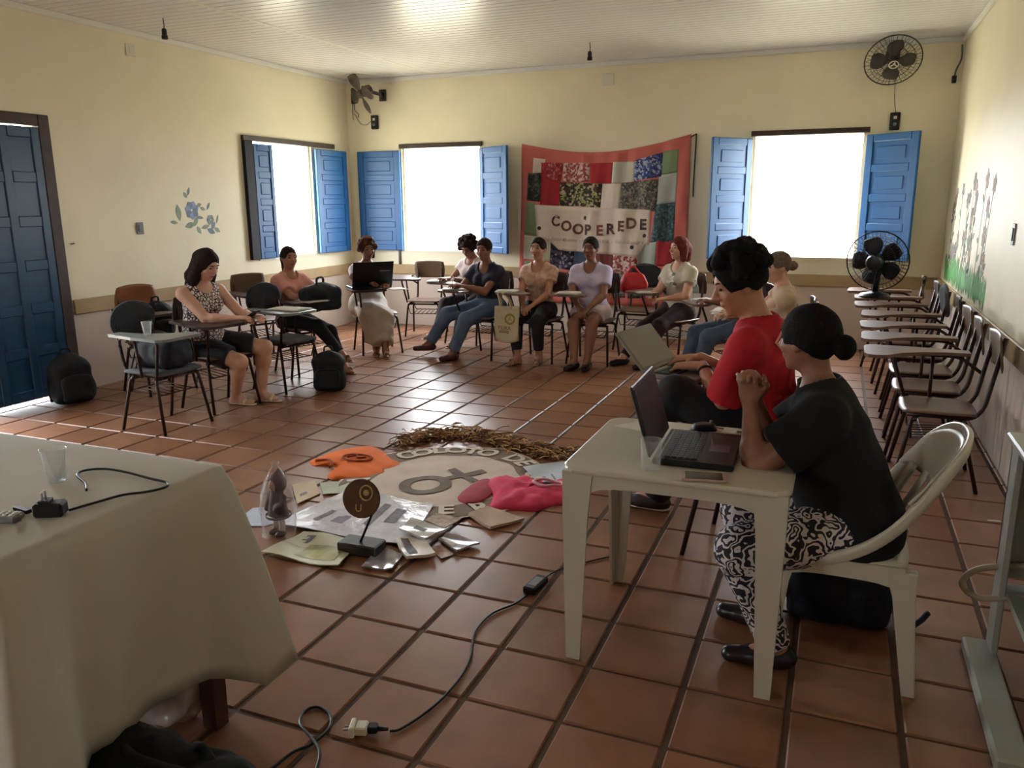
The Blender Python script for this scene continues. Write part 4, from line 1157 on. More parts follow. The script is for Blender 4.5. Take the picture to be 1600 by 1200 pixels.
    for i in (0, 1):
        q = 1-2*i
        bu(ellp(sh[i]-r2*q*.008, (.048*s*(.5+.5*w),)*3), .012)
        bu(cone(sh[i], el[i], arm_r, arm_r*.80), .03)
        m_ = el[i]+(wr[i]-el[i])*.3
        bu(cone(el[i], m_, arm_r*.78, arm_r*.82), .02); bu(cone(m_, wr[i], arm_r*.82, .0235*s), .02)
        hd = nrm(V(hdirs[i])) if hdirs and hdirs[i] is not None else nrm(wr[i]-el[i])
        pn = V(palms[i]) if palms and palms[i] is not None else -up
        th = V(thumbs[i]) if thumbs and thumbs[i] is not None else -r*q
        for p, k in hand_prims(wr[i], hd, pn, th, s, curl[i], 1.0 if h < .008 else 1.2): bu(p, k)
        # legs
        tr = .076*s*(.4+.6*w)
        bu(cone(hp[i], kn[i], tr*1.12, tr*.74), .04)
        c1 = kn[i]+(an[i]-kn[i])*.28-f*.012*s
        bu(cone(kn[i], c1, tr*.70, tr*.72), .03); bu(cone(c1, an[i], tr*.72, .036*s), .03)
        heel = an[i]-fdir[i]*.035*s; heel[2] = an[i][2]-.045*s
        toe = an[i]+fdir[i]*.135*s; toe[2] = an[i][2]-.055*s
        bu(cone(an[i], heel, .036*s, .030*s), .02); bu(cone(heel, toe, .030*s, .026*s, up, .8), .02); bu(cone(an[i], an[i]*.4+toe*.6, .034*s, .027*s), .02)
    sdf_obj('body', B, h, skin_mat(*skin), root, base)
    # face details
    Mm = Matrix(((hr[0], hf[0], hu[0]), (hr[1], hf[1], hu[1]), (hr[2], hf[2], hu[2])))
    for q in (-1, 1):
        c_ = HP(q*.031, .0805, .004)-base; MB().ell(c_, (.0125*s, .008*s, .0058*s), Mm, 10, 6).build('eye', M_EYE, root, True)
        pts = [tuple(HP(q*(.014+.034*k/4), .089-.007*(k/4)**2, .026+.006*math.sin(PI*k/4*.8))-base) for k in range(5)]
        MB().tube(pts, [.003*s, .0042*s, .0042*s, .0036*s, .002*s], 6).build('eyebrow', M_BROW, root, True)
    c_ = HP(0, .0865, -.063)-base; MB().ell(c_, (.024*s, .0075*s, .0095*s), Mm, 12, 6).build('lips', mat('lips_%d_%d' % (lips[0], lips[1]), lips, .45), root, True)
    # ---------------- clothes
    J = dict(s=s, f=f, r=r, up=up, t=t, tf=tf, r2=r2, hc=hc, waist=waist, chest=chest, nb=nb, sh=sh, hp=hp, el=el, wr=wr, kn=kn, an=an, HP=HP, Mh=Mh, hcn=hcn, hr=hr, hf=hf, hu=hu, w=w, root=root, base=base, fdir=fdir, h=h)
    g = lambda p, e: (p[0], p[1], p[2], p[3]+e, p[4]+e, p[5], p[6], p[7]) if p[0] == 'cone' else ('ell', p[1], tuple(x+e for x in p[2]), p[3])
    if top:
        e = top.get('loose', .012); O = []
        for p, k in torso: O.append(('u', g(p, e), k))
        if top.get('belly'): O.append(('u', cone(hc+tf*.03, waist+tf*.02, .135*s*w+e, .118*s*w+e, tf, .78), .04))
        sl = top.get('sleeve', .5)
        for i in (0, 1):
            if sl > 0:
                if sl <= 1:
                    b_ = sh[i]+(el[i]-sh[i])*sl; O.append(('u', cone(sh[i], b_, arm_r+e, arm_r*.92+e+top.get('flare', .008), None, 1, True), .045))
                else:
                    O.append(('u', cone(sh[i], el[i], arm_r+e, arm_r*.85+e), .025)); b_ = el[i]+(wr[i]-el[i])*(sl-1)
                    O.append(('u', cone(el[i], b_, arm_r*.85+e, arm_r*.62+e, None, 1, True), .02))
        if top.get('fold'): O.append(('n', top['fold'], 26, 1.3))
        # neckline
        nk = top.get('neck', .072)*s
        O.append(('s', cone(nb-t*.012*s+tf*.012*s, nb+t*.12*s, nk, nk*1.25), .006))
        sc = top.get('scoop', .04)*s
        O.append(('s', ellp(nb+tf*.070*s+t*.005*s, (nk*.9, .085*s, sc+.02*s), np.stack([r2, tf, t], 1)), .008))
        if sl <= 0:   # straps: open armholes
            for i in (0, 1):
                q = 1-2*i
                O.append(('s', ellp(sh[i]+r2*q*.03*s+t*.01*s, (.07*s, .09*s, .075*s), np.stack([r2, tf, t], 1)), .01))
            O.append(('s', ellp(nb-t*.01*s, (.085*s, .12*s, .055*s), np.stack([r2, tf, t], 1)), .01))
        O.append(('cut', hc-t*top.get('hem', .05)*s, -t))
        sdf_obj(top.get('name', 'shirt'), O, top.get('h', h), top['mat'], root, base)
        if top.get('collar'):
            O = [('u', cone(nb+tf*.03*s+r2*q*.045*s+t*.012*s, nb+tf*.085*s+r2*q*.022*s-t*.045*s, .020*s, .012*s, nrm(tf+r2*q*.4), .5), .005) for q in (-1, 1)]
            O += [('u', cone(nb-tf*.045*s+r2*q*.04*s+t*.02*s, nb+tf*.03*s+r2*q*.052*s+t*.012*s, .018*s, .02*s, nrm(r2), .5), .012) for q in (-1, 1)]
            O.append(('u', cone(nb-tf*.05*s-r2*.04*s+t*.022*s, nb-tf*.05*s+r2*.04*s+t*.022*s, .018*s, None, tf, .6), .01))
            sdf_obj('collar', O, h, top['mat'], root, base)
    if bottom:
        e = bottom.get('loose', .012); O = []
        tr = .076*s*(.4+.6*w); kind = bottom['type']
        O.append(('u', g(torso[0][0], e), .03)); O.append(('u', cone(hc, hc+t*.09*s, .128*s*w+e*.6, .118*s*w+e*.6, tf, .76), .04))
        for i in (0, 1):
            if kind in ('trousers', 'shorts'):
                if kind == 'shorts':
                    b_ = hp[i]+(kn[i]-hp[i])*bottom.get('len', .7); O.append(('u', cone(hp[i], b_, tr*1.12+e, tr*.9+e+.012, None, 1, True), .03))
                else:
                    O.append(('u', cone(hp[i], kn[i], tr*1.12+e, tr*.76+e), .035))
                    b_ = kn[i]+(an[i]-kn[i])*bottom.get('len', .93); O.append(('u', cone(kn[i], b_, tr*.76+e, bottom.get('hemr', .052)*s, None, 1, True), .03))
            else:   # skirt
                O.append(('u', cone(hp[i], kn[i], tr*1.25+e, tr*1.15+e), .10))
                b_ = kn[i]+(an[i]-kn[i])*bottom.get('len', .75)+f*.01; O.append(('u', cone(kn[i]-f*.03*s, b_-f*.05*s, tr*1.15+e, .115*s, None, 1, True), .12))
        if bottom.get('fold'): O.append(('n', bottom['fold'], 34, 2.1))
        sdf_obj(bottom.get('name', kind), O, bottom.get('h', h), bottom['mat'], root, base)
    if shoe:
        for i in (0, 1):
            a_ = an[i]; fd = fdir[i]; z0 = a_[2]-.075*s
            heel = a_-fd*.038*s; heel[2] = z0+.020; toe = a_+fd*.150*s; toe[2] = z0+.016; side = nrm(np.cross(fd, up))
            if shoe['type'] == 'sandal':
                O = [('u', cone(heel+V(0, 0, -.012), toe+V(0, 0, -.010), .030*s, .036*s, up, .22), .004)]
                m1 = a_+fd*.095*s; m1[2] = z0+.022
                for q in (-1, 1): O.append(('u', cone(m1+side*q*.033*s, m1+V(0, 0, .032)+side*q*.006, .010, .011, fd, 1.6), .012))
                O.append(('u', cone(m1+V(0, 0, .036)-side*.012, m1+V(0, 0, .036)+side*.012, .010), .012))
                sdf_obj('sandal', O, min(h, .008), shoe['mat'], root, base)
            else:
                O = [('u', cone(heel+V(0, 0, .018), toe+V(0, 0, .012), .040*s, .036*s, up, .85), .02), ('u', cone(a_-fd*.012*s+V(0, 0, -.03), a_+fd*.06*s+V(0, 0, -.045), .045*s, .038*s), .03)]
                if shoe['type'] == 'flat': O.append(('s', ellp(a_+fd*.02*s+V(0, 0, .0), (.034*s, .062*s, .045*s), np.stack([side, fd, up], 1)), .01))
                O.append(('cut', V(0, 0, z0+.004), V(0, 0, -1.)))
                so = sdf_obj('shoe', O, min(h, .008), shoe['mat'], root, base)
                if shoe.get('sole'): sdf_obj('sole', [('u', cone(heel+V(0, 0, -.008), toe+V(0, 0, -.004), .043*s, .040*s, up, .28), .01)], min(h, .008), shoe['sole'], so, base)
    if hair: build_hair(J, hair)
    return J
def build_hair(J, hair):
    HP, Mh, s, root, base = J['HP'], J['Mh'], J['s'], J['root'], J['base']; hh = hair.get('h', min(J['h'], .009))
    kind = hair['type']; vol = hair.get('vol', 0.0)
    bv_ = vol*(.35 if kind == 'curly' else 1)
    O = [('u', ellp(HP(0, -.012, .020+bv_*.3), ((.084+bv_)*s, (.102+bv_)*s, (.100+bv_)*s), Mh), .02)]
    face = ('s', ellp(HP(0, .100, -.040), (.068*s, .078*s, (.100-hair.get('fringe', 0))*s), Mh), .012)
    O.append(face)
    if kind in ('tied', 'bun', 'short', 'pony') or hair.get('short'):
        # free ears and nape
        O.append(('s', ellp(HP(0, .016, -.082), (.12*s, .078*s, .082*s), Mh), .012))
        O.append(('cut', HP(0, -.06, -.040 if hair.get('short') else -.075), -nrm(J['hu']*.9+J['hf']*.25)))
    if kind == 'bun':
        b = hair.get('pos', (0, -.135, .045)); O.append(('u', ellp(HP(*b), tuple(x*s for x in hair.get('size', (.048, .045, .048))), Mh), .012))
    if kind == 'pony':
        O += [('u', cone(HP(0, -.10, .02), HP(0, -.135, -.03), .028*s, .032*s), .02), ('u', cone(HP(0, -.135, -.03), HP(0, -.125, -.19), .034*s, .022*s), .02)]
    if kind == 'long':
        ln = hair.get('len', .26); fw = hair.get('fwd', -.01)
        for q in (-1, 1):
            O += [('u', cone(HP(q*.072, -.015, -.01), HP(q*.080, fw, -.13), .036*s, .040*s), .03), ('u', cone(HP(q*.080, fw, -.13), HP(q*.075, fw+.015, -ln), .042*s, .024*s), .03)]
        O += [('u', cone(HP(0, -.075, 0), HP(0, -.085, -.14), .062*s, .066*s), .04), ('u', cone(HP(-.04, -.085, -.14), HP(0, -.085, -ln), .058*s, .035*s), .04), ('u', cone(HP(.04, -.085, -.14), HP(.02, -.085, -ln), .05*s, .03*s), .04)]
    if kind == 'bob':
        for q in (-1, 1): O += [('u', cone(HP(q*.074, -.02, .0), HP(q*.082, .0, -.105), .034*s, .036*s), .03)]
        O += [('u', cone(HP(-.03, -.08, -.01), HP(-.03, -.085, -.095), .06*s, .05*s), .03), ('u', cone(HP(.03, -.08, -.01), HP(.03, -.085, -.095), .06*s, .05*s), .03)]
    if kind == 'curly':
        rg = random.Random(hair.get('seed', 4)); R0 = hair.get('blob', .030)
        for k in range(hair.get('n', 46)):
            a = rg.uniform(0, 2*PI); e = rg.uniform(hair.get('low', -.35), 1.0); c_ = math.sqrt(max(0, 1-e*e)); x, y_, z_ = c_*math.cos(a), c_*math.sin(a), e
            if y_ > .45 and z_ < .55: continue
            O.append(('u', ellp(HP(x*(.084+vol), -.012+y_*(.100+vol), .022+z_*(.100+vol)), (R0*s*rg.uniform(.8, 1.2),)*3), .010))
        O.append(face)
    if hair.get('tail'):
        for a, b, ra, rb in hair['tail']: O.append(('u', cone(HP(*a), HP(*b), ra*s, rb*s), .02))
    if kind in ('tied', 'pony', 'bob'): O.append(('n', .0014, 130, 2.2))
    if hair.get('noise'): O.append(('n', hair['noise'], hair.get('freq', 120), 3.1))
    sdf_obj('hair', O, hh, hair['mat'], root, base)

# ---------------- garment and hair materials
def hair_mat(name, c, c2=None): return mat('hair_'+name, c, .75, c2=c2 or tuple(min(255, int(x*1.3+2)) for x in c), scale=90, bump=.5, bscale=220, spec=.12)
def pattern_mat(name, kind, ca, cb, scale, rough=.75):
    m = bpy.data.materials.new(name); m.use_nodes = True; N = m.node_tree.nodes; L = m.node_tree.links; b = N['Principled BSDF']; b.inputs['Roughness'].default_value = rough
    tc_ = N.new('ShaderNodeTexCoord'); rp = N.new('ShaderNodeValToRGB'); rp.color_ramp.interpolation = 'CONSTANT'
    if kind == 'rings':     # concentric cell contours
        v = N.new('ShaderNodeTexVoronoi'); v.feature = 'SMOOTH_F1'; v.inputs['Scale'].default_value = scale; v.inputs['Smoothness'].default_value = .35
        no = N.new('ShaderNodeTexNoise'); no.inputs['Scale'].default_value = scale*1.1; mx = N.new('ShaderNodeMix'); mx.data_type = 'VECTOR'; mx.inputs[0].default_value = .10
        L.new(tc_.outputs['Object'], no.inputs['Vector']); L.new(tc_.outputs['Object'], mx.inputs[4]); L.new(no.outputs['Color'], mx.inputs[5]); L.new(mx.outputs[1], v.inputs['Vector'])
        mu = N.new('ShaderNodeMath'); mu.operation = 'MULTIPLY'; mu.inputs[1].default_value = 4.6; fr_ = N.new('ShaderNodeMath'); fr_.operation = 'FRACT'
        L.new(v.outputs['Distance'], mu.inputs[0]); L.new(mu.outputs[0], fr_.inputs[0]); L.new(fr_.outputs[0], rp.inputs[0]); th = .55
    elif kind == 'lace':
        v = N.new('ShaderNodeTexVoronoi'); v.feature = 'DISTANCE_TO_EDGE'; v.inputs['Scale'].default_value = scale; L.new(tc_.outputs['Object'], v.inputs['Vector']); L.new(v.outputs['Distance'], rp.inputs[0]); th = .12
    else:                   # blotches
        v = N.new('ShaderNodeTexNoise'); v.inputs['Scale'].default_value = scale; v.inputs['Detail'].default_value = 2; L.new(tc_.outputs['Object'], v.inputs['Vector']); L.new(v.outputs['Fac'], rp.inputs[0]); th = .52
    e = rp.color_ramp.elements; e[0].color = rgb(ca); e[1].color = rgb(cb); e[1].position = th
    L.new(rp.outputs[0], b.inputs['Base Color'])
    return m
def cloth_mat(name, c, var=.08): return mat('cloth_'+name, c, .85, var=var, scale=10, bump=.25, bscale=26, sheen=.1)
SK_L = ('light', (206, 158, 134)); SK_M = ('mid', (176, 124, 98)); SK_D = ('brown', (142, 96, 74)); SK_DD = ('deep', (112, 74, 58))
H_BLACK = hair_mat('black', (22, 18, 18)); H_DK = hair_mat('dark_brown', (40, 28, 24)); H_BR = hair_mat('brown', (70, 44, 32)); H_RED = hair_mat('red_brown', (92, 40, 32)); H_FAIR = hair_mat('fair_grey', (98, 84, 74)); H_GREY = hair_mat('ash', (96, 84, 78))
M_SAND = mat('tan_sandal', (150, 112, 84), .5); M_SANDW = mat('pale_sandal', (206, 186, 160), .5); M_SHOEB = mat('black_shoe', (26, 24, 26), .4); M_SOLE = mat('white_sole', (196, 188, 174), .6)
# ================================================================ THE CAST
# woman in black at the plastic table (nearest)
P_PATT = pattern_mat('black_white_contour_print', 'rings', (26, 24, 32), (206, 196, 196), 15)
JW = person('woman in a black T-shirt with a low bun seated on the white plastic chair', (.135, 2.86), (-1, .02), H=1.60, seat=.425, lean=.36, hyaw=.55, hpitch=-.04,
       hands=((-.235, 2.87, .90), (-.245, 2.78, .90)), feet=((-.16, 2.93, .0, -.95, .1), (-.10, 2.66, .0, -.98, -.12)), knees_out=.35,
       elbow=((.35, .0, -1), (-.45, .15, -1)), skin=SK_D, wide=1.28, h=.0065,
       hdirs=((-.15, -.35, .9), (-.15, .35, .9)), palms=((-.3, -1, .1), (-.3, 1, .1)), thumbs=((1, 0, .5), (1, 0, .5)), curl=(.75, .6),
       top=dict(mat=mat('cloth_black_tee', (16, 17, 19), .9, bump=.25, bscale=22), sleeve=.62, loose=.026, hem=.10, neck=.075, scoop=.05, flare=.018, belly=True, fold=.002),
       bottom=dict(type='trousers', mat=P_PATT, loose=.020, len=.97, hemr=.055, fold=.002), shoe=dict(type='flat', mat=mat('dark_flat_shoe', (34, 26, 28), .3)),
       hair=dict(type='bun', mat=H_BLACK, pos=(0, -.140, -.015), size=(.040, .038, .044), vol=.006, noise=.0008, freq=140, h=.006))
# man in the red T-shirt
JM = person('man in a red T-shirt with short curly black hair, typing on a grey laptop', (-.20, 3.58), (-.98, .2), H=1.82, seat=.44, lean=.20, hyaw=-.55, hpitch=-.36,
       hands=((-.58, 3.86, .845), (-.54, 3.66, .845)), feet=((-.80, 3.96, .0, -1, .05), (-.88, 3.56, .30, -1, .1)), knees_out=.3,
       elbow=((.5, -.3, -1), (-.45, -.3, -1)), skin=SK_M, wide=1.0, fem=False, h=.0075,
       hdirs=((-1, -.12, -.08), (-1, .16, -.08)), curl=(.35, .35),
       top=dict(mat=mat('cloth_red_tee', (176, 20, 36), .85, var=.06, bump=.25, bscale=20), sleeve=.85, loose=.024, hem=.08, neck=.07, scoop=.03, flare=.016, fold=.002),
       bottom=dict(type='trousers', mat=cloth_mat('black_trousers', (20, 22, 26)), loose=.022, hemr=.07, len=.98), shoe=dict(type='shoe', mat=mat('dark_brown_sneaker', (44, 30, 28), .6), sole=M_SOLE),
       hair=dict(type='curly', mat=H_BLACK, vol=.018, n=130, blob=.026, h=.006, short=True, low=.12))
# woman in the lace top
J1 = person('woman with long dark hair in a white lace print top looking down at her phone', (-4.60, 4.86), (.95, -.25), H=1.60, seat=.43, lean=.10, hyaw=-.15, hpitch=-.45,
       hands=((-4.19, 4.78, .74), (-4.13, 4.93, .74)), feet=((-4.43, 4.99, 0, .9, .1), (-4.30, 5.14, 0, .95, .2)), knees_out=.9,
       elbow=((.5, -.5, -.8), (-.5, -.5, -.8)), skin=SK_L, wide=1.14, h=.010,
       top=dict(mat=pattern_mat('white_lace_print', 'lace', (70, 52, 52), (222, 208, 200), 42), sleeve=0, loose=.010, hem=.04, name='tank_top'),
       bottom=dict(type='shorts', mat=cloth_mat('charcoal_shorts', (34, 34, 40)), len=.78, loose=.014), shoe=dict(type='sandal', mat=M_SANDW),
       hair=dict(type='long', mat=H_DK, len=.30, vol=.004, noise=.0025, freq=80))
# woman in pink
J2 = person('woman in a pink shirt with a dark ponytail sitting below the left window', (-4.82, 6.30), (.93, -.36), H=1.47, seat=.415, lean=-.06, hyaw=.12, hpitch=-.05,
       hands=((-4.48, 6.16, .72), (-4.40, 6.32, .70)), feet=((-4.24, 6.22, .14, .95, -.3), (-4.30, 6.34, 0, .9, -.3)), knees_out=.1, skin=SK_M, wide=1.0, h=.011,
       top=dict(mat=cloth_mat('pink_shirt', (214, 150, 140)), sleeve=.62, loose=.016, hem=.06, collar=True), bottom=dict(type='trousers', mat=cloth_mat('black_leggings', (28, 26, 30)), loose=.012),
       shoe=dict(type='sandal', mat=M_SAND), hair=dict(type='pony', mat=H_DK))
# woman with the black laptop
J3 = person('woman in a long pale skirt behind an open black laptop', (-4.75, 7.52), (.72, -.70), H=1.51, seat=.415, lean=.08, hyaw=-.10, hpitch=-.12,
       hands=((-4.50, 7.16, .76), (-4.36, 7.28, .75)), feet=((-4.48, 7.22, 0, .5, -.85), (-4.33, 7.16, 0, .6, -.8)), knees_out=.2, skin=SK_D, wide=1.02, h=.011,
       top=dict(mat=cloth_mat('pale_lilac_top', (196, 186, 190)), sleeve=.45, loose=.014, hem=.06), bottom=dict(type='skirt', mat=cloth_mat('pale_grey_skirt', (190, 180, 168)), loose=.02, len=.78, fold=.004),
       shoe=dict(type='sandal', mat=M_SAND), hair=dict(type='curly', mat=H_BR, vol=.010, n=70, blob=.026, seed=2, tail=[((-.07, -.02, -.02), (-.08, -.02, -.10), .03, .02)]))
# curly woman in second row
J4 = person('curly haired woman in a light top bending her head behind the woman in navy', (-3.86, 8.42), (-.25, -.97), H=1.53, seat=.415, lean=.10, hyaw=-.15, hpitch=-.55,
       hands=((-4.08, 8.05, .74), (-3.84, 8.02, .74)), feet=((-4.12, 7.90, .08, -.8, -.6), (-3.90, 7.96, 0, -.3, -.9)), skin=SK_D, wide=.98, h=.012,
       top=dict(mat=cloth_mat('white_print_top', (214, 196, 190)), sleeve=.4, loose=.014, hem=.06), bottom=dict(type='trousers', mat=cloth_mat('dark_trousers', (48, 40, 44)), loose=.014, len=.85),
       shoe=dict(type='sandal', mat=M_SANDW), hair=dict(type='curly', mat=H_DK, vol=.022, n=80, blob=.030, seed=9))
# navy top, writing
J5 = person('woman in a dark navy top and jeans writing in a notebook', (-3.35, 7.66), (-.16, -.98), H=1.55, seat=.415, lean=.12, hyaw=-.12, hpitch=-.15,
       hands=((-3.58, 7.30, .75), (-3.46, 7.30, .75)), feet=((-3.92, 7.36, .06, -.8, -.5), (-3.60, 7.26, 0, -.4, -.9)), knees_out=.25, skin=SK_D, wide=1.08, h=.010,
       top=dict(mat=cloth_mat('navy_top', (34, 32, 50)), sleeve=.5, loose=.014, hem=.06, scoop=.06), bottom=dict(type='trousers', mat=mat('blue_jeans', (92, 112, 138), .85, var=.15, scale=12), loose=.018, len=.92, hemr=.062),
       shoe=dict(type='flat', mat=mat('maroon_shoe', (78, 34, 34), .5)), hair=dict(type='tied', mat=H_DK))
# beige blouse
J6 = person('woman in a beige blouse and dark trousers in front of the banner left half', (-2.81, 7.70), (-.05, -1), H=1.55, seat=.415, lean=.02, hyaw=.02, hpitch=.0,
       hands=((-2.86, 7.37, .585), (-2.76, 7.36, .585)), feet=((-2.90, 7.30, 0, -.3, -.95), (-2.70, 7.38, 0, .1, -1)), knees_out=.15, skin=SK_M, wide=.98, h=.010, elbow=((.7, -.4, -.6), (-.7, -.4, -.6)),
       top=dict(mat=pattern_mat('beige_print_blouse', 'blot', (186, 146, 122), (204, 168, 142), 26), sleeve=.45, loose=.018, hem=.08, scoop=.05), bottom=dict(type='trousers', mat=cloth_mat('dark_green_black', (32, 32, 34)), loose=.016, len=.80, hemr=.055),
       shoe=dict(type='sandal', mat=M_SAND), hair=dict(type='tied', mat=H_DK))
# lavender polo
J7 = person('woman in a lavender polo shirt and light shorts in front of the banner', (-2.28, 7.76), (.0, -1), H=1.57, seat=.415, lean=.03, hyaw=.05, hpitch=-.02,
       hands=((-2.31, 7.44, .575), (-2.20, 7.42, .575)), feet=((-2.29, 7.24, 0, -.2, -1), (-2.17, 7.28, 0, .1, -1)), knees_out=.3, skin=SK_D, wide=1.14, h=.010, elbow=((.8, -.3, -.6), (-.8, -.3, -.6)),
       top=dict(mat=cloth_mat('lavender_polo', (192, 180, 206)), sleeve=.62, loose=.018, hem=.08, collar=True, scoop=.06), bottom=dict(type='shorts', mat=cloth_mat('pale_shorts', (204, 182, 176)), len=.62, loose=.018),
       shoe=dict(type='flat', mat=M_SHOEB), hair=dict(type='tied', mat=H_DK))
# red-haired woman
J8 = person('woman with red-brown bob in a grey printed T-shirt at the right end of the banner', (-1.46, 8.06), (-.55, -.85), H=1.55, seat=.415, lean=-.02, hyaw=.15, hpitch=.02,
       hands=((-1.66, 7.76, .70), (-1.52, 7.70, .66)), feet=((-1.90, 7.62, 0, -.6, -.8), (-1.66, 7.52, 0, -.4, -.9)), knees_out=.2, skin=SK_L, wide=1.12, h=.010,
       top=dict(mat=mat('cloth_grey_print_tee', (196, 186, 166), .85, var=.05, scale=8), sleeve=.5, loose=.018, hem=.08), bottom=dict(type='trousers', mat=cloth_mat('dark_maroon_trousers', (50, 32, 34)), loose=.016),
       shoe=dict(type='shoe', mat=M_SHOEB), hair=dict(type='bob', mat=H_RED, vol=.004))
# woman in jeans mostly hidden by the man
J9 = person('person in jeans mostly hidden behind the man in red', (-.72, 7.24), (-.85, -.5), H=1.57, seat=.415, lean=.02, hyaw=.0, hpitch=-.1,
       hands=((-1.02, 7.02, .74), (-.92, 6.90, .74)), feet=((-1.22, 7.10, 0, -.8, -.5), (-1.08, 6.90, 0, -.8, -.6)), skin=SK_D, wide=1.0, h=.012,
       top=dict(mat=cloth_mat('dark_top', (60, 46, 46)), sleeve=.5, loose=.014), bottom=dict(type='trousers', mat=mat('grey_jeans', (84, 100, 122), .85, var=.15, scale=12), loose=.018),
       shoe=dict(type='shoe', mat=M_SHOEB), hair=dict(type='curly', mat=H_DK, vol=.014, n=60, blob=.028, seed=5))
# fair hair, tied
J10 = person('woman with fair tied-up hair in a beige top right of the man in red', (-.32, 6.34), (-1, -.25), H=1.53, seat=.415, lean=.12, hyaw=-.3, hpitch=-.15,
       hands=((-.74, 6.20, .74), (-.72, 6.38, .74)), feet=((-.82, 6.42, 0, -1, 0), (-.80, 6.18, 0, -1, 0)), skin=SK_L, wide=1.0, h=.011,
       top=dict(mat=cloth_mat('beige_top', (206, 180, 152)), sleeve=.25, loose=.014, hem=.05, scoop=.05, neck=.08), bottom=dict(type='trousers', mat=cloth_mat('grey_trousers', (110, 112, 120)), loose=.014),
       shoe=dict(type='shoe', mat=M_SHOEB), hair=dict(type='bun', mat=H_FAIR, pos=(0, -.125, -.02), size=(.042, .042, .042), noise=.002, freq=110))
# ================================================================ LAPTOPS, PAPERS, BAGS, FLOOR DISPLAY
M_LAPB = mat('black_laptop_shell', (26, 26, 30), .4); M_KEY = mat('laptop_key', (52, 54, 58), .5); M_LAPG = mat('grey_laptop_shell', (128, 122, 116), .45, metal=.1)
M_SCR = mat('dark_purple_screen', (44, 30, 38), .45, spec=.3); M_SCRG = mat('grey_screen', (126, 118, 110), .35); M_PAD = mat('trackpad', (80, 84, 104), .25); M_STRIPE = mat('silver_strip', (150, 150, 150), .35, metal=.4)
def laptop(loc, rz, w, d, ang, label, shell=M_LAPB, scr=M_SCR, deck=M_LAPB, lid_h=None, tilt=0.0, badge=None):
    # local: hinge along x at y=0, keyboard toward -y, lid leaning to +y; user sits at -y
    e = empty('laptop', loc, rz, label, 'laptop'); e.rotation_euler = (tilt, 0, rz)
    lid_h = lid_h or d*.95
    MB().box(-w/2, w/2, -d, 0, 0, .022, b=.005).build('base', shell, e)
    kb = obj('keyboard', MB().box(-w*.44, w*.44, -d*.56, -d*.12, .022, .0235, b=.0005).mesh('keyboard', deck), e)
    kw = w*.86/14; kd = d*.42/5
    km = MB().box(-kw*.42, kw*.42, -kd*.40, kd*.40, 0, .003, b=.0008).mesh('key', M_KEY)
    for i in range(14):
        for j in range(5): obj('key', km, kb, loc=(-w*.43+kw*(i+.5), -d*.13-kd*(j+.5), .0235))
    MB().box(-w*.14, w*.10, -d*.90, -d*.64, .022, .0228).build('trackpad', M_PAD, e)
    MB().box(-w*.44, w*.44, -d*.085, -d*.06, .022, .0245, b=.0008).build('speaker_strip', M_STRIPE, e)
    ld = obj('lid', None, e, loc=(0, .004, .022)); ld.rotation_euler = (-(ang-PI/2), 0, 0)
    MB().box(-w/2, w/2, 0, .010, 0, lid_h, b=.004).build('lid_shell', shell, ld)
    MB().box(-w/2+.014, w/2-.014, -.0015, .0, .022, lid_h-.014).build('screen', scr, ld)
    if badge: MB().box(-w*.42, -w*.16, .010, .0108, lid_h*.62, lid_h*.66).build('badge', badge, ld)
    return e
laptop((-.535, 2.745, TBZ+.001), -PI/2+PI+.03, .38, .265, 1.86, 'open black laptop on the white plastic table', lid_h=.25)
laptop((-4.46, 7.16, .714), math.atan2(-.7, .72)-PI/2, .42, .27, 1.95, 'open black laptop, lid turned to the camera, of the pale skirt woman', lid_h=.28, badge=M_GREYPL)
laptop((-.745, 3.77, .785), PI/2-.24, .37, .25, 2.30, 'grey laptop on the lap of the man in red', shell=M_LAPG, scr=M_SCRG, deck=M_LAPB, lid_h=.235)
# things on the plastic table
M_GLASS = clear_mat('clear_glass', (232, 236, 236), .03); M_CLEARPL = clear_mat('clear_plastic_cup', (226, 230, 230), .16, .15)
MB().lathe([(.001, .004), (.030, .004), (.034, .10), (.036, .10), (.032, 0), (.001, 0)], n=22, caps=False).build('drinking_glass', M_GLASS, None, True, loc=(-.525, 2.515, TBZ+.001), label='clear drinking glass beside the laptop on the plastic table', cat='glass')
ph = empty('phone', (-.345, 2.475, TBZ+.001), .18, 'phone lying in front of the black laptop on the plastic table', 'phone')
me = MB().prism(rrect(-.075, .075, -.038, .038, .012), 0, .009).mesh('case', mat('rose_phone_case', (176, 150, 140), .4)); bevel_mesh(me, .0025); obj('case', me, ph)
MB().box(-.058, .058, -.034, .034, .009, .0097).build('screen', mat('phone_screen', (38, 28, 34), .15), ph)
ms = empty('computer_mouse', (-.43, 3.03, TBZ+.003), .4, 'black computer mouse behind the laptop on the plastic table', 'mouse')
MB().pad(.10, .058, .045, c=.8, n=10, edge=.3, warp=lambda x, y, z: (x, y, max(0.0, z*.8+.010-2.2*(x*x+y*y)*2))).build('shell', M_BLACKPL, ms, True)
MB().lathe([(.010, -.004), (.010, .004)], (.025, 0, .028), 12, 'x').build('wheel', M_GREYPL, ms)
MB().tube(smoothpath([(.05, 0, .008), (.12, -.05, .005), (.20, -.06, .005), (.24, -.12, .005), (.26, -.18, .006)], 5), .0025, 5).build('cable', M_BLACKPL, ms, True)
def paper(name, poly, z, th, m, label, cat, group=None):
    return MB().prism(poly, z, z+th).build(name, m, None, label=label, cat=cat, group=group)
M_PAPER = mat('white_paper', (220, 216, 206), .75, var=.03, scale=20); M_PAPERB = mat('bluish_paper', (196, 204, 220), .7, var=.05, scale=12)
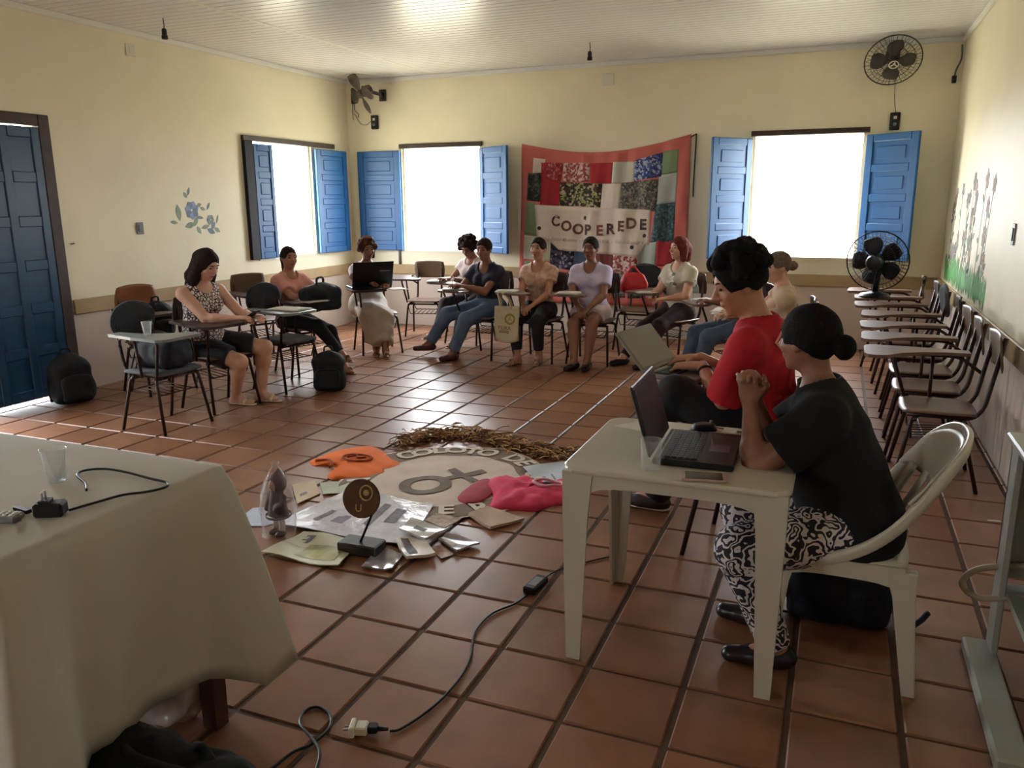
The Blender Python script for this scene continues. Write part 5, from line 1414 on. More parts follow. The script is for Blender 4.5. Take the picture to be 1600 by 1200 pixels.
paper('paper_sheet', [(-.77, 2.97), (-.55, 2.90), (-.44, 3.08), (-.66, 3.11)], TBZ+.0005, .0015, M_PAPER, 'white sheet of paper under the mouse on the plastic table', 'paper')
paper('paper_note', [(-.36, 2.99), (-.31, 2.985), (-.305, 3.06), (-.355, 3.065)], TBZ+.0005, .012, M_PAPER, 'small white box beside the mouse on the plastic table', 'box')
# things on the cloth table
cup_prof = [(.001, .003), (.021, .003), (.032, .092), (.036, .094), (.0345, .090), (.0225, 0), (.001, 0)]
CZ = TZ+.005
MB().lathe(cup_prof, n=22, caps=False).build('plastic_cup', M_CLEARPL, None, True, loc=(-1.98, 1.49, CZ), label='clear plastic cup on the white tablecloth', cat='cup')
ad = empty('power_adapter', (-1.765, 1.300, CZ), .5, 'black plug-in power adapter with its cable on the white tablecloth', 'adapter')
MB().box(-.035, .035, -.022, .022, 0, .036, b=.006).build('body', M_BLACKPL, ad)
for s_ in (-1, 1): MB().tube([(-.012, .009*s_, .036), (-.012, .009*s_, .062)], .003, 8).build('pin', M_STRIPE, ad, True)
MB().box(-.022, .004, -.016, .016, .036, .043, b=.002).build('pin_block', M_BLACKPL, ad)
c_ = Matrix.Rotation(-.5, 3, 'Z')
cp = [(-1.74, 1.33), (-1.72, 1.40), (-1.70, 1.46), (-1.66, 1.50), (-1.64, 1.545), (-1.665, 1.575), (-1.74, 1.585), (-1.84, 1.60), (-1.92, 1.60), (-1.965, 1.57), (-1.95, 1.53), (-1.87, 1.49), (-1.82, 1.45)]
MB().tube(smoothpath([tuple(c_ @ Vector((x+1.765, y-1.300, .006))) for x, y in cp], 5), .0035, 6).build('cable', M_BLACKPL, ad, True)
paper('usb_stick', [(-1.885, 1.288), (-1.83, 1.282), (-1.829, 1.297), (-1.884, 1.303)], CZ, .009, M_BLACKPL, 'small black stick left of the power adapter on the tablecloth', 'usb stick')
rm = empty('remote_control', (-1.875, 1.222, CZ), .35, 'grey remote control at the left edge of the tablecloth', 'remote')
MB().box(-.075, .075, -.022, .022, 0, .018, b=.005).build('case', M_GREYPL, rm)
bk = MB().ell((0, 0, 0), (.0045, .0045, .003), None, 8, 5).mesh('button', M_WHITEPL)
for i in range(6):
    for j in range(3): obj('button', bk, rm, loc=(-.02+.016*i, -.012+.012*j, .018))
# cup on the tablet of the grey chair
MB().lathe(cup_prof, n=20, caps=False).build('plastic_cup', M_CLEARPL, None, True, loc=(-4.34, 4.08, .711), label='clear plastic cup on the grey chair tablet near the door', cat='cup')

# ---------------- papers on the chair tablets
def sheets(x, y, z, rz, w, d, n, m, label, name='notebook', cat='notebook'):
    e = empty(name, (x, y, z), rz, label, cat)
    rg_ = random.Random(int(abs(x)*1000))
    for k in range(n):
        a = rg_.uniform(-.12, .12); dx, dy = rg_.uniform(-.015, .015), rg_.uniform(-.012, .012)
        def fn(u, v): 
            p = Vector(((u-.5)*w, (v-.5)*d, 0)); p.rotate(Matrix.Rotation(a, 3, 'Z')); return (p.x+dx, p.y+dy, .004+k*.0065+.006*math.sin(PI*u)*(.3+.2*k))
        MB().sheet(fn, 6, 4, .003).build('sheet', m, e, True)
    return e
sheets(-4.26, 5.52, .711, -1.7, .22, .30, 2, M_PAPER, 'white papers on the grey chair tablet left of the pink shirt woman')
sheets(-4.42, 6.05, .711, -1.9, .20, .26, 2, M_PAPER, 'white notebook before the woman in the pink shirt')
sheets(-4.20, 7.20, .711, -2.3, .18, .22, 1, M_PAPER, 'white paper beside the black laptop lid on the tablet')
sheets(-3.60, 7.34, .711, .2, .24, .19, 2, M_PAPER, 'open notebook under the hands of the woman in navy')
sheets(-4.17, 8.06, .711, .15, .22, .26, 2, M_PAPER, 'white papers on the tablet before the bending curly haired woman')
sheets(-3.02, 7.36, .711, .1, .22, .18, 2, M_PAPER, 'white papers on the tablet right of the woman in the beige blouse')
sheets(-2.40, 7.40, .711, .1, .22, .18, 2, M_PAPER, 'white papers on the tablet right of the woman in the lavender polo')
sheets(-1.72, 7.72, .711, .5, .2, .18, 1, M_PAPER, 'white paper on the tablet of the red-haired woman')
sheets(-.72, 6.52, .711, 1.5, .28, .34, 4, M_PAPER, 'pile of white papers on the tablet of the fair-haired woman')
sheets(-1.06, 7.32, .711, 1.0, .2, .2, 1, M_PAPER, 'white paper on the tablet of the person in jeans')
wb_ = empty('water_bottle', (-1.16, 7.20, .711), 0, 'small clear water bottle on the tablet of the person in jeans', 'bottle')
MB().lathe([(.001, 0), (.03, 0), (.032, .02), (.032, .12), (.014, .155), (.012, .17)], n=16).build('bottle_body', M_CLEARPL, wb_, True)
MB().lathe([(.014, .168), (.014, .188), (.001, .19)], n=14).build('cap', M_WHITEPL, wb_, 'auto')
# phone in the hands of the lace-top woman
p1 = empty('phone', (-4.085, 4.85, .765), -.1, 'phone held by the woman in the lace top', 'phone'); p1.rotation_euler = (0, -.5, -.15)
MB().box(-.065, .065, -.034, .034, -.004, .004, b=.003).build('case', M_BLACKPL, p1); MB().box(-.055, .055, -.03, .03, .004, .0047).build('screen', M_PAD, p1)
# pen of the navy-top woman
MB().tube([(-3.60, 7.24, .735), (-3.565, 7.22, .80), (-3.55, 7.21, .86)], .004, 6).build('pen', M_WHITEPL, None, True, label='white pen in the hand of the woman in navy', cat='pen')
# wristwatch of the man
# ---------------- bags (soft shapes)
M_BAG = mat('black_nylon_bag', (20, 22, 24), .7, var=.2, scale=12, bump=.3, bscale=18); M_BAGN = mat('black_navy_bag', (18, 20, 30), .7, var=.2, scale=10, bump=.3, bscale=14)
def soft_bag(name, label, ops, m, base, straps=(), h=.012, cat='bag', extra=None, sr=.011):
    e = empty(name, base, 0, label, cat); b = V(base)
    ops = [(o_[0], tuple([o_[1][0]]+[(o_[1][1]+b)]+([o_[1][2]+b] if o_[1][0] == 'cone' else [o_[1][2]])+list(o_[1][3:])), o_[2]) if o_[0] in 'us' else o_ for o_ in ops]
    sdf_obj('bag_body', ops, h, m, e, b)
    for s_ in straps: MB().tube(smoothpath(s_, 5), sr, 6).build('strap', m, e, True)
    return e
M_ZIP = mat('zip_tape', (52, 54, 58), .5)
def backpack(loc, yaw, pitch, label, k=1.0, m=None, roll=0.0):
    m = m or M_BAG; e = empty('backpack', loc, 0, label, 'backpack'); e.rotation_euler = (pitch, roll, yaw); z3 = V(0, 0, 0)
    sdf_obj('bag_body', [('u', boxp((0, 0, .17*k), (.150*k, .085*k, .165*k), .05*k), .01), ('u', ellp((0, 0, .30*k), (.135*k, .080*k, .11*k)), .06), ('u', ellp((.03*k, -.02, .12*k), (.14*k, .10*k, .11*k)), .05), ('n', .0035, 34, k*1.3)], .010, m, e, z3)
    sdf_obj('front_pocket', [('u', boxp((0, -.095*k, .12*k), (.115*k, .035*k, .10*k), .03*k), .01), ('n', .003, 40, k*2.3)], .010, m, e, z3)
    MB().tube(smoothpath([(-.11*k, -.115*k, .06*k), (-.112*k, -.118*k, .19*k), (-.06*k, -.128*k, .225*k), (.06*k, -.128*k, .225*k), (.112*k, -.118*k, .19*k), (.11*k, -.115*k, .06*k)], 4), .004, 5).build('zip', M_ZIP, e, True)
    MB().tube(smoothpath([(-.04*k, .02, .395*k), (-.03*k, .02, .44*k), (.03*k, .02, .44*k), (.04*k, .02, .395*k)], 4), .008, 6).build('top_handle', m, e, True)
    for s_ in (-1, 1): MB().tube(smoothpath([(s_*.06*k, .075*k, .36*k), (s_*.10*k, .13*k, .28*k), (s_*.13*k, .125*k, .14*k), (s_*.14*k, .08*k, .03*k)], 4), .014, 6).build('shoulder_strap', m, e, True)
    return e
backpack((-4.00, 5.66, .0), .5, -.10, 'black backpack standing on the floor in front of the grey padded chair', .86)
backpack((-5.72, 4.56, .0), 1.25, -.12, 'black backpack on the floor against the blue door', 1.0)
backpack((-5.40, 5.18, .45), 1.35, .12, 'black backpack leaning on the chair with the orange-brown backrest', .82)
soft_bag('shoulder_bag', 'black bag slumped on the seat of the grey chair with the cup', [('u', boxp((.0, .0, .10), (.16, .13, .095), .05), .05), ('u', ellp((-.08, .02, .16), (.11, .11, .09)), .05), ('u', ellp((.11, -.02, .08), (.08, .10, .07)), .05), ('n', .005, 36, .9)], M_BAGN, (-4.45, 4.31, .445), [[(-.14, -.12, .12), (-.16, -.17, -.05), (-.15, -.18, -.16), (-.12, -.17, -.04), (-.10, -.13, .10)]], sr=.006)
Mb = np.array([[.85, .53, 0], [-.53, .85, 0], [0, 0, 1.]])
soft_bag('shoulder_bag', 'large black bag held on the lap of the woman in pink', [('u', boxp((0, 0, .10), (.20, .075, .11), .045, np.array([[.36, .93, 0], [.93, -.36, 0], [0, 0, 1.]])), .02), ('u', ellp((.0, .0, .17), (.10, .17, .08)), .06), ('n', .004, 34, .3)], M_BAG, (-4.40, 6.17, .62), [[(-.02, .08, .22), (.0, .05, .29), (.01, -.05, .29), (.03, -.09, .22)]])
soft_bag('handbag', 'brown bag hanging on the backrest beside the bending curly haired woman', [('u', cone((-.08, 0, .05), (.08, 0, .05), .07, None, V(0, 1., 0), .7), .03), ('u', cone((-.06, 0, .12), (.06, 0, .12), .05), .04)], mat('dark_brown_bag', (44, 34, 34), .6, var=.2, scale=14), (-3.86, 8.60, .70))
soft_bag('handbag', 'red bag on the grey-backed chair in front of the banner', [('u', cone((-.07, 0, .07), (.07, 0, .07), .08, None, V(0, 1., 0), .6), .03), ('u', cone((-.06, 0, .15), (.06, 0, .16), .06, .05, V(0, 1., 0), .6), .04), ('n', .003, 40, .3)], mat('bright_red_bag', (196, 36, 38), .5, var=.1, scale=12), (-1.93, 8.10, .66), [[(-.06, 0, .2), (-.01, 0, .27), (.06, 0, .2)]])
soft_bag('shoulder_bag', 'dark navy bag on the floor under the white plastic chair', [('u', boxp((.02, .01, .10), (.19, .11, .10), .05), .05), ('u', ellp((-.06, .0, .15), (.12, .10, .08)), .05), ('n', .005, 30, 1.5)], M_BAGN, (.08, 3.10, 0), [[(.20, .02, .08), (.26, -.02, .02), (.31, .02, .03), (.34, .06, .05)]])
soft_bag('duffel_bag', 'dark bag on the floor in front of the cloth-covered table, bottom left', [('u', boxp((-.05, .0, .10), (.24, .13, .10), .05), .05), ('u', ellp((-.10, .02, .17), (.13, .10, .08)), .04), ('u', ellp((.12, .03, .12), (.12, .10, .08)), .04), ('n', .010, 30, .7), ('n', .004, 70, 1.7)], mat('dark_green_black_bag', (22, 27, 26), .85, var=.3, scale=10, bump=.5, bscale=20), (-1.50, 1.30, 0), [[(-.15, .02, .22), (-.02, -.05, .25), (.10, .0, .20)], [(.02, .10, .19), (.1, .06, .22), (.2, .02, .14)]])
soft_bag('plastic_bag', 'crumpled clear plastic bag under the cloth-covered table', [('u', ellp((0, 0, .07), (.12, .09, .07)), .03), ('u', ellp((.06, .05, .08), (.08, .07, .07)), .03), ('n', .010, 50, .7)], mat('crumpled_plastic', (206, 190, 184), .25, var=.15, scale=20), (-1.86, 1.66, 0))
# canvas tote hanging from the tablet of the beige blouse chair
tb = empty('tote_bag', (-2.985, 7.24, 0), .05, 'cream canvas tote bag with a printed emblem hanging beside the beige blouse woman', 'bag')
M_TOTE = mat('cream_canvas', (204, 190, 158), .85, var=.05, scale=30)
def tote(u, v): return (-.125+.25*u, -.03*math.sin(PI*u)*(.4+.8*v)-.012*math.sin(5*u+4*v), .24+.34*(1-v)-.02*v*math.sin(PI*u))
def tote2(u, v): return (-.125+.25*u, .03+.02*math.sin(PI*u)*(.4+.8*v), .24+.34*(1-v))
MB().sheet(tote, 12, 12, .003).build('front_panel', M_TOTE, tb, True); MB().sheet(tote2, 12, 12, .003).build('rear_panel', M_TOTE, tb, True)
for yy in (-.012, .03): MB().tube(smoothpath([(-.06, yy, .56), (-.07, yy, .64), (-.085, yy, .705), (-.05, yy, .715), (.02, yy, .66), (.05, yy, .56)], 5), .010, 6).build('handle', M_TOTE, tb, True)
def on_tote(vs, cx, cz): return [(cx+a, tote((cx+a+.125)/.25, (.58-(cz+b))/.34)[1]-.004, cz+b) for a, b, c in vs]
M_OLIVE = mat('olive_print', (150, 140, 72), .85); M_BRNP = mat('brown_print', (110, 74, 56), .85)
ring = [(.055*math.cos(2*PI*k/20), .055*math.sin(2*PI*k/20), 0) for k in range(20)]+[(.035*math.cos(2*PI*k/20), .035*math.sin(2*PI*k/20), 0) for k in range(20)]
MB().add(on_tote(ring, .035, .455), [(k, (k+1) % 20, 20+(k+1) % 20, 20+k) for k in range(20)]).build('emblem_ring', M_OLIVE, tb)
gv, gf = glyph_mesh('A', .07); MB().add(on_tote(gv, .035, .455), gf).build('emblem_mark', M_OLIVE, tb)
gv, gf = glyph_mesh('FEIRA', .055); MB().add(on_tote(gv, -.02, .365), gf).build('lettering', M_BRNP, tb)
for k in range(2): MB().add(on_tote([(-.07, 0, 0), (-.02, 0, 0), (.04, 0, 0), (.04, .007, 0), (-.02, .007, 0), (-.07, .007, 0)], -.01, .318+.014*k), [(0, 1, 4, 5), (1, 2, 3, 4)]).build('print_line', M_BRNP, tb)

# ================================================================ FLOOR DISPLAY
FC = Vector((-2.03, 3.98)); FR = .62; FA = 1.02        # symbol axis angle on the floor
def fz(x, y, a=.004): return a+.0035*(1+math.sin(x*13+y*7))+.002*(1+math.sin(y*23-x*9))
fc = empty('floor_banner', (0, 0, 0), 0, 'round white cloth with a grey female symbol and lettered ring spread on the floor', 'banner')
def disc_fn(r0, r1, a): 
    def fn(u, v):
        an = 2*PI*u; r_ = r0+(r1-r0)*v; wob = 1+.03*math.sin(an*5+1)+.02*math.sin(an*9)
        x, y = FC.x+r_*wob*math.cos(an), FC.y+r_*wob*math.sin(an); return (x, y, fz(x, y, a))
    return fn
MB().sheet(disc_fn(.001, FR, .002), 64, 14).build('cloth', mat('floor_cloth_white', (214, 198, 186), .85, var=.05, scale=8), fc, True)
MB().sheet(disc_fn(FR*.70, FR*.97, .0035), 72, 4).build('ring_band', mat('taupe_ring_cloth', (136, 116, 100), .85, var=.12, scale=9), fc, True)
M_SYM = mat('grey_symbol_cloth', (122, 110, 98), .85, var=.15, scale=14)
ca, sa = math.cos(FA), math.sin(FA)
def sym(px, py): return (FC.x-.06*ca+px*ca-py*sa, FC.y-.10+px*sa+py*ca)
def sym_shape(name, pts_fn, nu, nv):
    def fn(u, v):
        a, b = pts_fn(u, v); x, y = sym(a, b); return (x, y, fz(x, y, .0065))
    MB().sheet(fn, nu, nv).build(name, M_SYM, fc, True)
sym_shape('symbol_ring', lambda u, v: ((.085+.065*v)*math.cos(2*PI*u)-.06, (.085+.065*v)*math.sin(2*PI*u)), 36, 2)
sym_shape('symbol_stem', lambda u, v: (.08+.27*u, -.028+.056*v), 10, 2)
sym_shape('symbol_bar', lambda u, v: (.17+.056*u, -.13+.26*v), 2, 10)
M_LET = mat('pale_letter_cloth', (218, 206, 192), .85)
def ring_text(txt, a0, a1, flip, size=.18):
    for k, ch in enumerate(txt):
        if ch == ' ': continue
        a = a0+(a1-a0)*k/(len(txt)-1); gv, gf = glyph_mesh(ch, size, bold=.006); rr = FR*.835
        c, s_ = math.cos(a), math.sin(a)
        ux, uy = (-s_, c) if flip else (s_, -c)          # reading direction
        vx, vy = (-c, -s_) if flip else (c, s_)
        vs = []
        for p, q, _ in gv:
            x, y = FC.x+rr*c+ux*p+vx*q, FC.y+rr*s_+uy*p+vy*q; vs.append((x, y, fz(x, y, .008)))
        MB().add(vs, gf).build('letter', M_LET, fc)
ring_text('COLOTO DE CO', 2.55, .25, False)
ring_text('MULHER', -2.6, -.75, True)
for a in (-.25, 0.05):
    x, y = FC.x+FR*.83*math.cos(a), FC.y+FR*.83*math.sin(a); MB().lathe([(.035, 0), (.03, .012), (.012, .016)], (x, y, fz(x, y, .004)), 12).build('dark_tuft', mat('dark_tuft_cloth', (58, 48, 50), .9), fc, True)
# twig and straw garland behind the cloth
tw = empty('straw_garland', (-2.05, 4.70, 0), 0, 'bank of dry brown twigs and straw along the far edge of the floor display', 'garland')
TWP = [(-2.618, 4.485), (-2.553, 4.652), (-2.422, 4.783), (-2.249, 4.832), (-2.076, 4.768), (-1.917, 4.720), (-1.758, 4.660), (-1.610, 4.616), (-1.453, 4.592)]
TWS = smoothpath([(x, y, 0) for x, y in TWP], 12)
rg = random.Random(21)
for nm, c, cnt in (('straw', (206, 164, 116), 420), ('twig', (134, 96, 68), 420), ('dry_leaf', (150, 122, 90), 260)):
    mb = MB()
    for k in range(cnt):
        p = TWS[rg.randrange(len(TWS))]; x, y = p.x+rg.gauss(0, .045), p.y+rg.gauss(0, .05); hgt = abs(rg.gauss(0, .022))+.004
        a = rg.uniform(0, 2*PI); ln = rg.uniform(.02, .055); dz = rg.uniform(-.01, .02)
        dx, dy = math.cos(a)*ln, math.sin(a)*ln
        q0, q1 = (x-dx+2.05, y-dy-4.70, hgt), (x+dx+2.05, y+dy-4.70, max(.004, hgt+dz))
        if nm == 'dry_leaf':
            w_ = Vector((-dy, dx, 0))*.45; m_ = (Vector(q0)+Vector(q1))*.5+Vector((0, 0, .012)); mb.add([q0, tuple(m_+w_), q1, tuple(m_-w_)], [(0, 1, 2, 3)])
        else: mb.tube([q0, tuple((Vector(q0)+Vector(q1))*.5+Vector((0, 0, .008))), q1], .0032, 4)
    mb.build(nm, mat('dry_'+nm, c, .85, var=.25, scale=12), tw, kind='stuff')
# garments on the floor
def flat_cloth(name, poly, m, label, cat, th=.02, fold=.012, parts=None, z0=.001):
    cx = sum(p[0] for p in poly)/len(poly); cy = sum(p[1] for p in poly)/len(poly)
    e = empty(name, (cx, cy, 0), 0, label, cat)
    P = smoothpath([(x-cx, y-cy, 0) for x, y in poly], 4, True); n = len(P); K = 7
    rows = []
    for k in range(K):
        t = 1-k/K
        rows.append([(p.x*t, p.y*t, z0+(th*(1-t**4) if k else 0)+(.0 if k == 0 else fold*(.5+.5*math.sin(p.x*t*38+p.y*t*23+1)*math.cos(p.y*t*31-p.x*t*17)))) for p in P])
    vs = [q for r_ in rows for q in r_]+[(0, 0, z0+th)]; fs = []
    for k in range(K-1):
        for i in range(n): fs.append((k*n+i, k*n+(i+1) % n, (k+1)*n+(i+1) % n, (k+1)*n+i))
    fs += [((K-1)*n+i, (K-1)*n+(i+1) % n, K*n) for i in range(n)]
    fs.append(tuple(reversed(range(n))))
    MB().add(vs, fs).build('cloth', m, e, True)
    return e
ORANGE = [(-2.990, 3.982), (-2.974, 4.092), (-2.957, 4.207), (-2.891, 4.309), (-2.794, 4.380), (-2.639, 4.305), (-2.510, 4.205), (-2.387, 4.110), (-2.391, 4.012), (-2.415, 3.820), (-2.537, 3.764), (-2.658, 3.727), (-2.726, 3.791), (-2.699, 3.857), (-2.767, 3.927), (-2.827, 3.933), (-2.883, 3.912), (-2.922, 3.907)]
PINK = [(-1.793, 3.970), (-1.757, 4.115), (-1.642, 4.114), (-1.584, 4.159), (-1.503, 4.102), (-1.387, 4.083), (-1.297, 4.181), (-1.213, 3.891), (-1.310, 3.798), (-1.373, 3.692), (-1.491, 3.665), (-1.609, 3.620), (-1.657, 3.778)]
o1 = flat_cloth('tshirt', ORANGE, mat('orange_tshirt', (232, 112, 36), .85, var=.06, scale=6), 'orange T-shirt with a dark round print spread on the floor', 'T-shirt', .016, .008)
M_ORP = mat('dark_orange_print', (150, 66, 30), .85)
MB().tube([(.02+.10*math.cos(2*PI*k/24), .06+.062*math.sin(2*PI*k/24), .027) for k in range(24)], .006, 6, closed=True).build('print_ring', M_ORP, o1, True)
MB().tube(smoothpath([(-.04, .04, .032), (.0, .085, .032), (.03, .045, .032), (.07, .08, .029)], 4), .007, 6).build('print_mark', M_ORP, o1, True)
MB().tube(smoothpath([(-.21, -.06, .018), (-.13, -.04, .024), (-.07, -.09, .024), (-.05, -.14, .02)], 5), .009, 6).build('neck_trim', M_ORP, o1, True)
o2 = flat_cloth('tshirt', PINK, mat('hot_pink_tshirt', (224, 62, 104), .8, var=.10, scale=7), 'crumpled hot pink T-shirt on the floor beside the table leg', 'T-shirt', .03, .024)
MB().tube([(.10+.085*math.cos(2*PI*k/24), .06+.045*math.sin(2*PI*k/24), .054+.004*math.sin(k)) for k in range(24)], .008, 6, closed=True).build('print_ring', mat('pale_pink_print', (226, 170, 180), .8), o2, True)
MB().ell((.10, .06, .052), (.03, .02, .006)).build('print_mark', mat('dark_pink_print', (84, 40, 56), .8), o2, True)
flat_cloth('cloth_piece', [(-1.835, 3.710), (-1.844, 3.950), (-1.799, 4.054), (-1.691, 3.925), (-1.675, 3.771), (-1.700, 3.667), (-1.754, 3.646)], mat('dusty_pink_cloth', (176, 70, 90), .85, var=.15, scale=10), 'dusty pink cloth piece between the round cloth and the pink T-shirt', 'cloth', .012, .006, z0=.010)
# papers and booklets
def lifted(name, quad, m, label, cat, z, th=.006, curl=.012, group=None, extra=None):
    if (quad[1][0]-quad[0][0])*(quad[3][1]-quad[0][1])-(quad[1][1]-quad[0][1])*(quad[3][0]-quad[0][0]) < 0: quad = [quad[0], quad[3], quad[2], quad[1]]
    cx = sum(p[0] for p in quad)/4; cy = sum(p[1] for p in quad)/4
    e = empty(name, (cx, cy, 0), 0, label, cat, group)
    def fn(u, v):
        x = (quad[0][0]*(1-u)+quad[1][0]*u)*(1-v)+(quad[3][0]*(1-u)+quad[2][0]*u)*v; y = (quad[0][1]*(1-u)+quad[1][1]*u)*(1-v)+(quad[3][1]*(1-u)+quad[2][1]*u)*v
        return (x-cx, y-cy, z+th+curl*((u-.5)**2+(v-.5)**2)*1.5+curl*.4*math.sin(u*7+v*5))
    me = MB().sheet(fn, 8, 8, th).mesh('sheet', m, 'auto')
    obj('sheet', me, e)
    if extra:
        for (nm, u0, u1, v0, v1, mm) in extra:
            me = MB().sheet(lambda u, v: (lambda p: (p[0], p[1], p[2]+.0012))(fn(u0+(u1-u0)*u, v0+(v1-v0)*v)), 4, 4).mesh(nm, mm, True); obj(nm, me, e)
    return e
M_PRN = mat('grey_print', (120, 116, 122), .7, var=.3, scale=40); M_BLUEP = mat('blue_print', (70, 96, 160), .7, var=.3, scale=30); M_GLOSS = mat('glossy_booklet', (196, 190, 186), .22, var=.08, scale=14)
M_PLASTIC = mat('plastic_wrapped_print', (206, 202, 210), .22, var=.14, scale=9, bump=.5, bscale=16); M_GRNPIC = mat('green_picture', (136, 140, 72), .4, c2=(196, 190, 130), scale=14); M_CARD = mat('beige_card', (186, 158, 136), .7, var=.06, scale=10)
FG = 'papers of the floor display'
lifted('wrapped_print', [(-2.511, 3.035), (-2.46, 3.60), (-1.90, 3.56), (-1.78, 3.05)], M_PLASTIC, 'large plastic-wrapped print at the near side of the floor display', 'print', .006, .004, .016, FG,
       [('print_mark', .18, .22, .2, .5, M_PRN), ('print_mark', .30, .40, .25, .45, mat('purple_print', (96, 72, 96), .5, var=.3, scale=30)), ('print_mark', .55, .62, .3, .8, M_PRN), ('print_mark', .70, .80, .4, .75, M_PRN), ('print_mark', .35, .4, .6, .85, M_PRN)])
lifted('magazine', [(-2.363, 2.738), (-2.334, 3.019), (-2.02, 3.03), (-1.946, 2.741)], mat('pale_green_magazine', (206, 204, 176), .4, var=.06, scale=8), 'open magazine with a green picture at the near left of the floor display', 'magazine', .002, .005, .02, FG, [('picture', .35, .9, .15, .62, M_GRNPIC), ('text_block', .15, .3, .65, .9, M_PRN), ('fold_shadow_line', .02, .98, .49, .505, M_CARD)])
lifted('booklet', [(-1.850, 3.076), (-1.756, 3.154), (-1.599, 3.002), (-1.698, 2.908)], mat('white_glossy_booklet', (222, 212, 202), .25, var=.06, scale=20), 'white booklet with a tilted corner, nearest the camera in the floor display', 'booklet', .012, .014, .01, FG, [('text_block', .1, .9, .15, .45, M_PRN)])
lifted('booklet', [(-1.879, 3.288), (-1.657, 3.220), (-1.699, 3.093), (-1.865, 3.140)], M_GLOSS, 'grey-white booklet lying on the wrapped print behind the white booklet', 'booklet', .034, .012, .008, FG, [('picture', .35, .65, .3, .7, M_PRN)])
lifted('booklet', [(-1.659, 3.248), (-1.466, 3.197), (-1.530, 3.082), (-1.663, 3.162)], mat('grey_booklet', (164, 156, 158), .3, var=.12, scale=18), 'grey booklet at the right of the near booklets', 'booklet', .008, .010, .008, FG, [('pale_strip', .7, .95, .3, .7, M_PAPER)])
lifted('plastic_packet', [(-1.853, 2.782), (-1.895, 3.004), (-1.750, 2.969), (-1.719, 2.816)], mat('clear_grey_packet', (150, 146, 156), .12, var=.12, scale=16), 'grey plastic packet beside the disc award base', 'packet', .002, .008, .01, FG)
lifted('booklet', [(-1.674, 3.090), (-1.639, 3.137), (-1.538, 3.064), (-1.567, 2.996)], mat('striped_booklet', (150, 110, 100), .5, c2=(196, 170, 160), scale=40), 'small striped leaflet between the white and grey booklets', 'leaflet', .002, .003, .004, FG)
lifted('booklet', [(-1.812, 3.306), (-1.812, 3.415), (-1.657, 3.396), (-1.675, 3.256)], mat('brown_leaflet', (146, 116, 92), .6, c2=(182, 160, 130), scale=30), 'brownish leaflet below the letters of the round cloth', 'leaflet', .030, .004, .006, FG)
lifted('folder', [(-1.669, 3.501), (-1.620, 3.635), (-1.378, 3.550), (-1.489, 3.378)], M_CARD, 'beige card folder in front of the pink T-shirt', 'folder', .004, .014, .006, FG)
lifted('paper_sheet', [(-1.671, 4.286), (-1.414, 4.554), (-1.309, 4.219), (-1.467, 4.042)], M_PAPERB, 'bluish white sheet with small print behind the pink T-shirt', 'paper', .012, .003, .012, FG, [('text_line', .6, .9, .2, .26, M_PRN), ('text_line', .55, .92, .4, .44, M_PRN), ('text_line', .5, .6, .7, .75, M_BLUEP)])
paper('paper_disc', [(-2.766, 3.080), (-2.790, 3.194), (-2.695, 3.260), (-2.580, 3.20), (-2.535, 3.105), (-2.568, 3.022), (-2.650, 2.990)], .001, .004, M_PAPERB, 'small roundish white print left of the wrapped doll', 'paper')
lifted('paper_strip', [(-2.806, 3.555), (-2.730, 3.664), (-2.584, 3.508), (-2.594, 3.318)], mat('cream_strip', (206, 186, 156), .7), 'cream card with dark marks behind the wrapped doll', 'card', .003, .004, .006, FG, [('dark_mark', .55, .7, .2, .5, M_PRN)])
lifted('paper_strip', [(-2.676, 3.639), (-2.544, 3.735), (-2.434, 3.586), (-2.550, 3.489)], mat('pale_green_strip', (184, 190, 168), .7), 'pale green card in front of the orange T-shirt', 'card', .002, .004, .006, FG)
# doll wrapped in clear plastic
db = V(-2.435, 2.965, 0)
dl = empty('doll', tuple(db), -.3, 'small doll in a dark coat wrapped in clear plastic on the floor', 'doll')
M_DCOAT = mat('doll_dark_coat', (84, 66, 74), .8, var=.2, scale=30); M_DSK = mat('doll_skin', (172, 128, 118), .6); M_DLEG = mat('doll_white_leg', (204, 196, 192), .7)
z3 = V(0, 0, 0)
sdf_obj('coat', [('u', cone((0, 0, .22), (0, 0, .105), .035, .060, V(0, 1., 0), .8, True), .01), ('u', cone((-.045, 0, .205), (-.062, -.02, .13), .018, .015), .01), ('u', cone((.045, 0, .205), (.068, -.02, .14), .018, .015), .01), ('u', ellp((.055, -.03, .155), (.035, .03, .03)), .01)], .005, M_DCOAT, dl, z3)
MB().lathe([(.060, .098), (.063, .104), (.062, .112)], n=20, caps=False).build('hem_band', mat('doll_grey_band', (120, 108, 112), .8), dl, True)
for s_ in (-1, 1):
    MB().tube([(s_*.025, 0, .11), (s_*.026, 0, .03)], .015, 10, r2=.013).build('leg', M_DLEG, dl, True)
    MB().ell((s_*.027, -.014, .016), (.017, .030, .016)).build('shoe', mat('doll_brown_shoe', (70, 42, 32), .4), dl, True)
sdf_obj('head', [('u', ellp((0, 0, .262), (.034, .036, .040)), .005), ('u', ellp((0, -.036, .258), (.006, .008, .006)), .004)], .005, M_DSK, dl, z3)
sdf_obj('hood', [('u', ellp((0, .008, .268), (.044, .042, .052)), .01), ('u', cone((0, .01, .29), (0, .014, .335), .028, .006), .02), ('s', ellp((0, -.05, .262), (.030, .035, .034)), .005), ('u', cone((-.03, .02, .25), (-.045, .01, .17), .018, .012), .01)], .005, M_DCOAT, dl, z3)
M_WRAP = clear_mat('clear_wrap', (220, 214, 220), .12, .12)
wr_ = MB().lathe([(.078, .002), (.080, .06), (.084, .15), (.072, .22), (.056, .28), (.030, .33), (.012, .355), (.020, .375)], n=26, caps=False); 
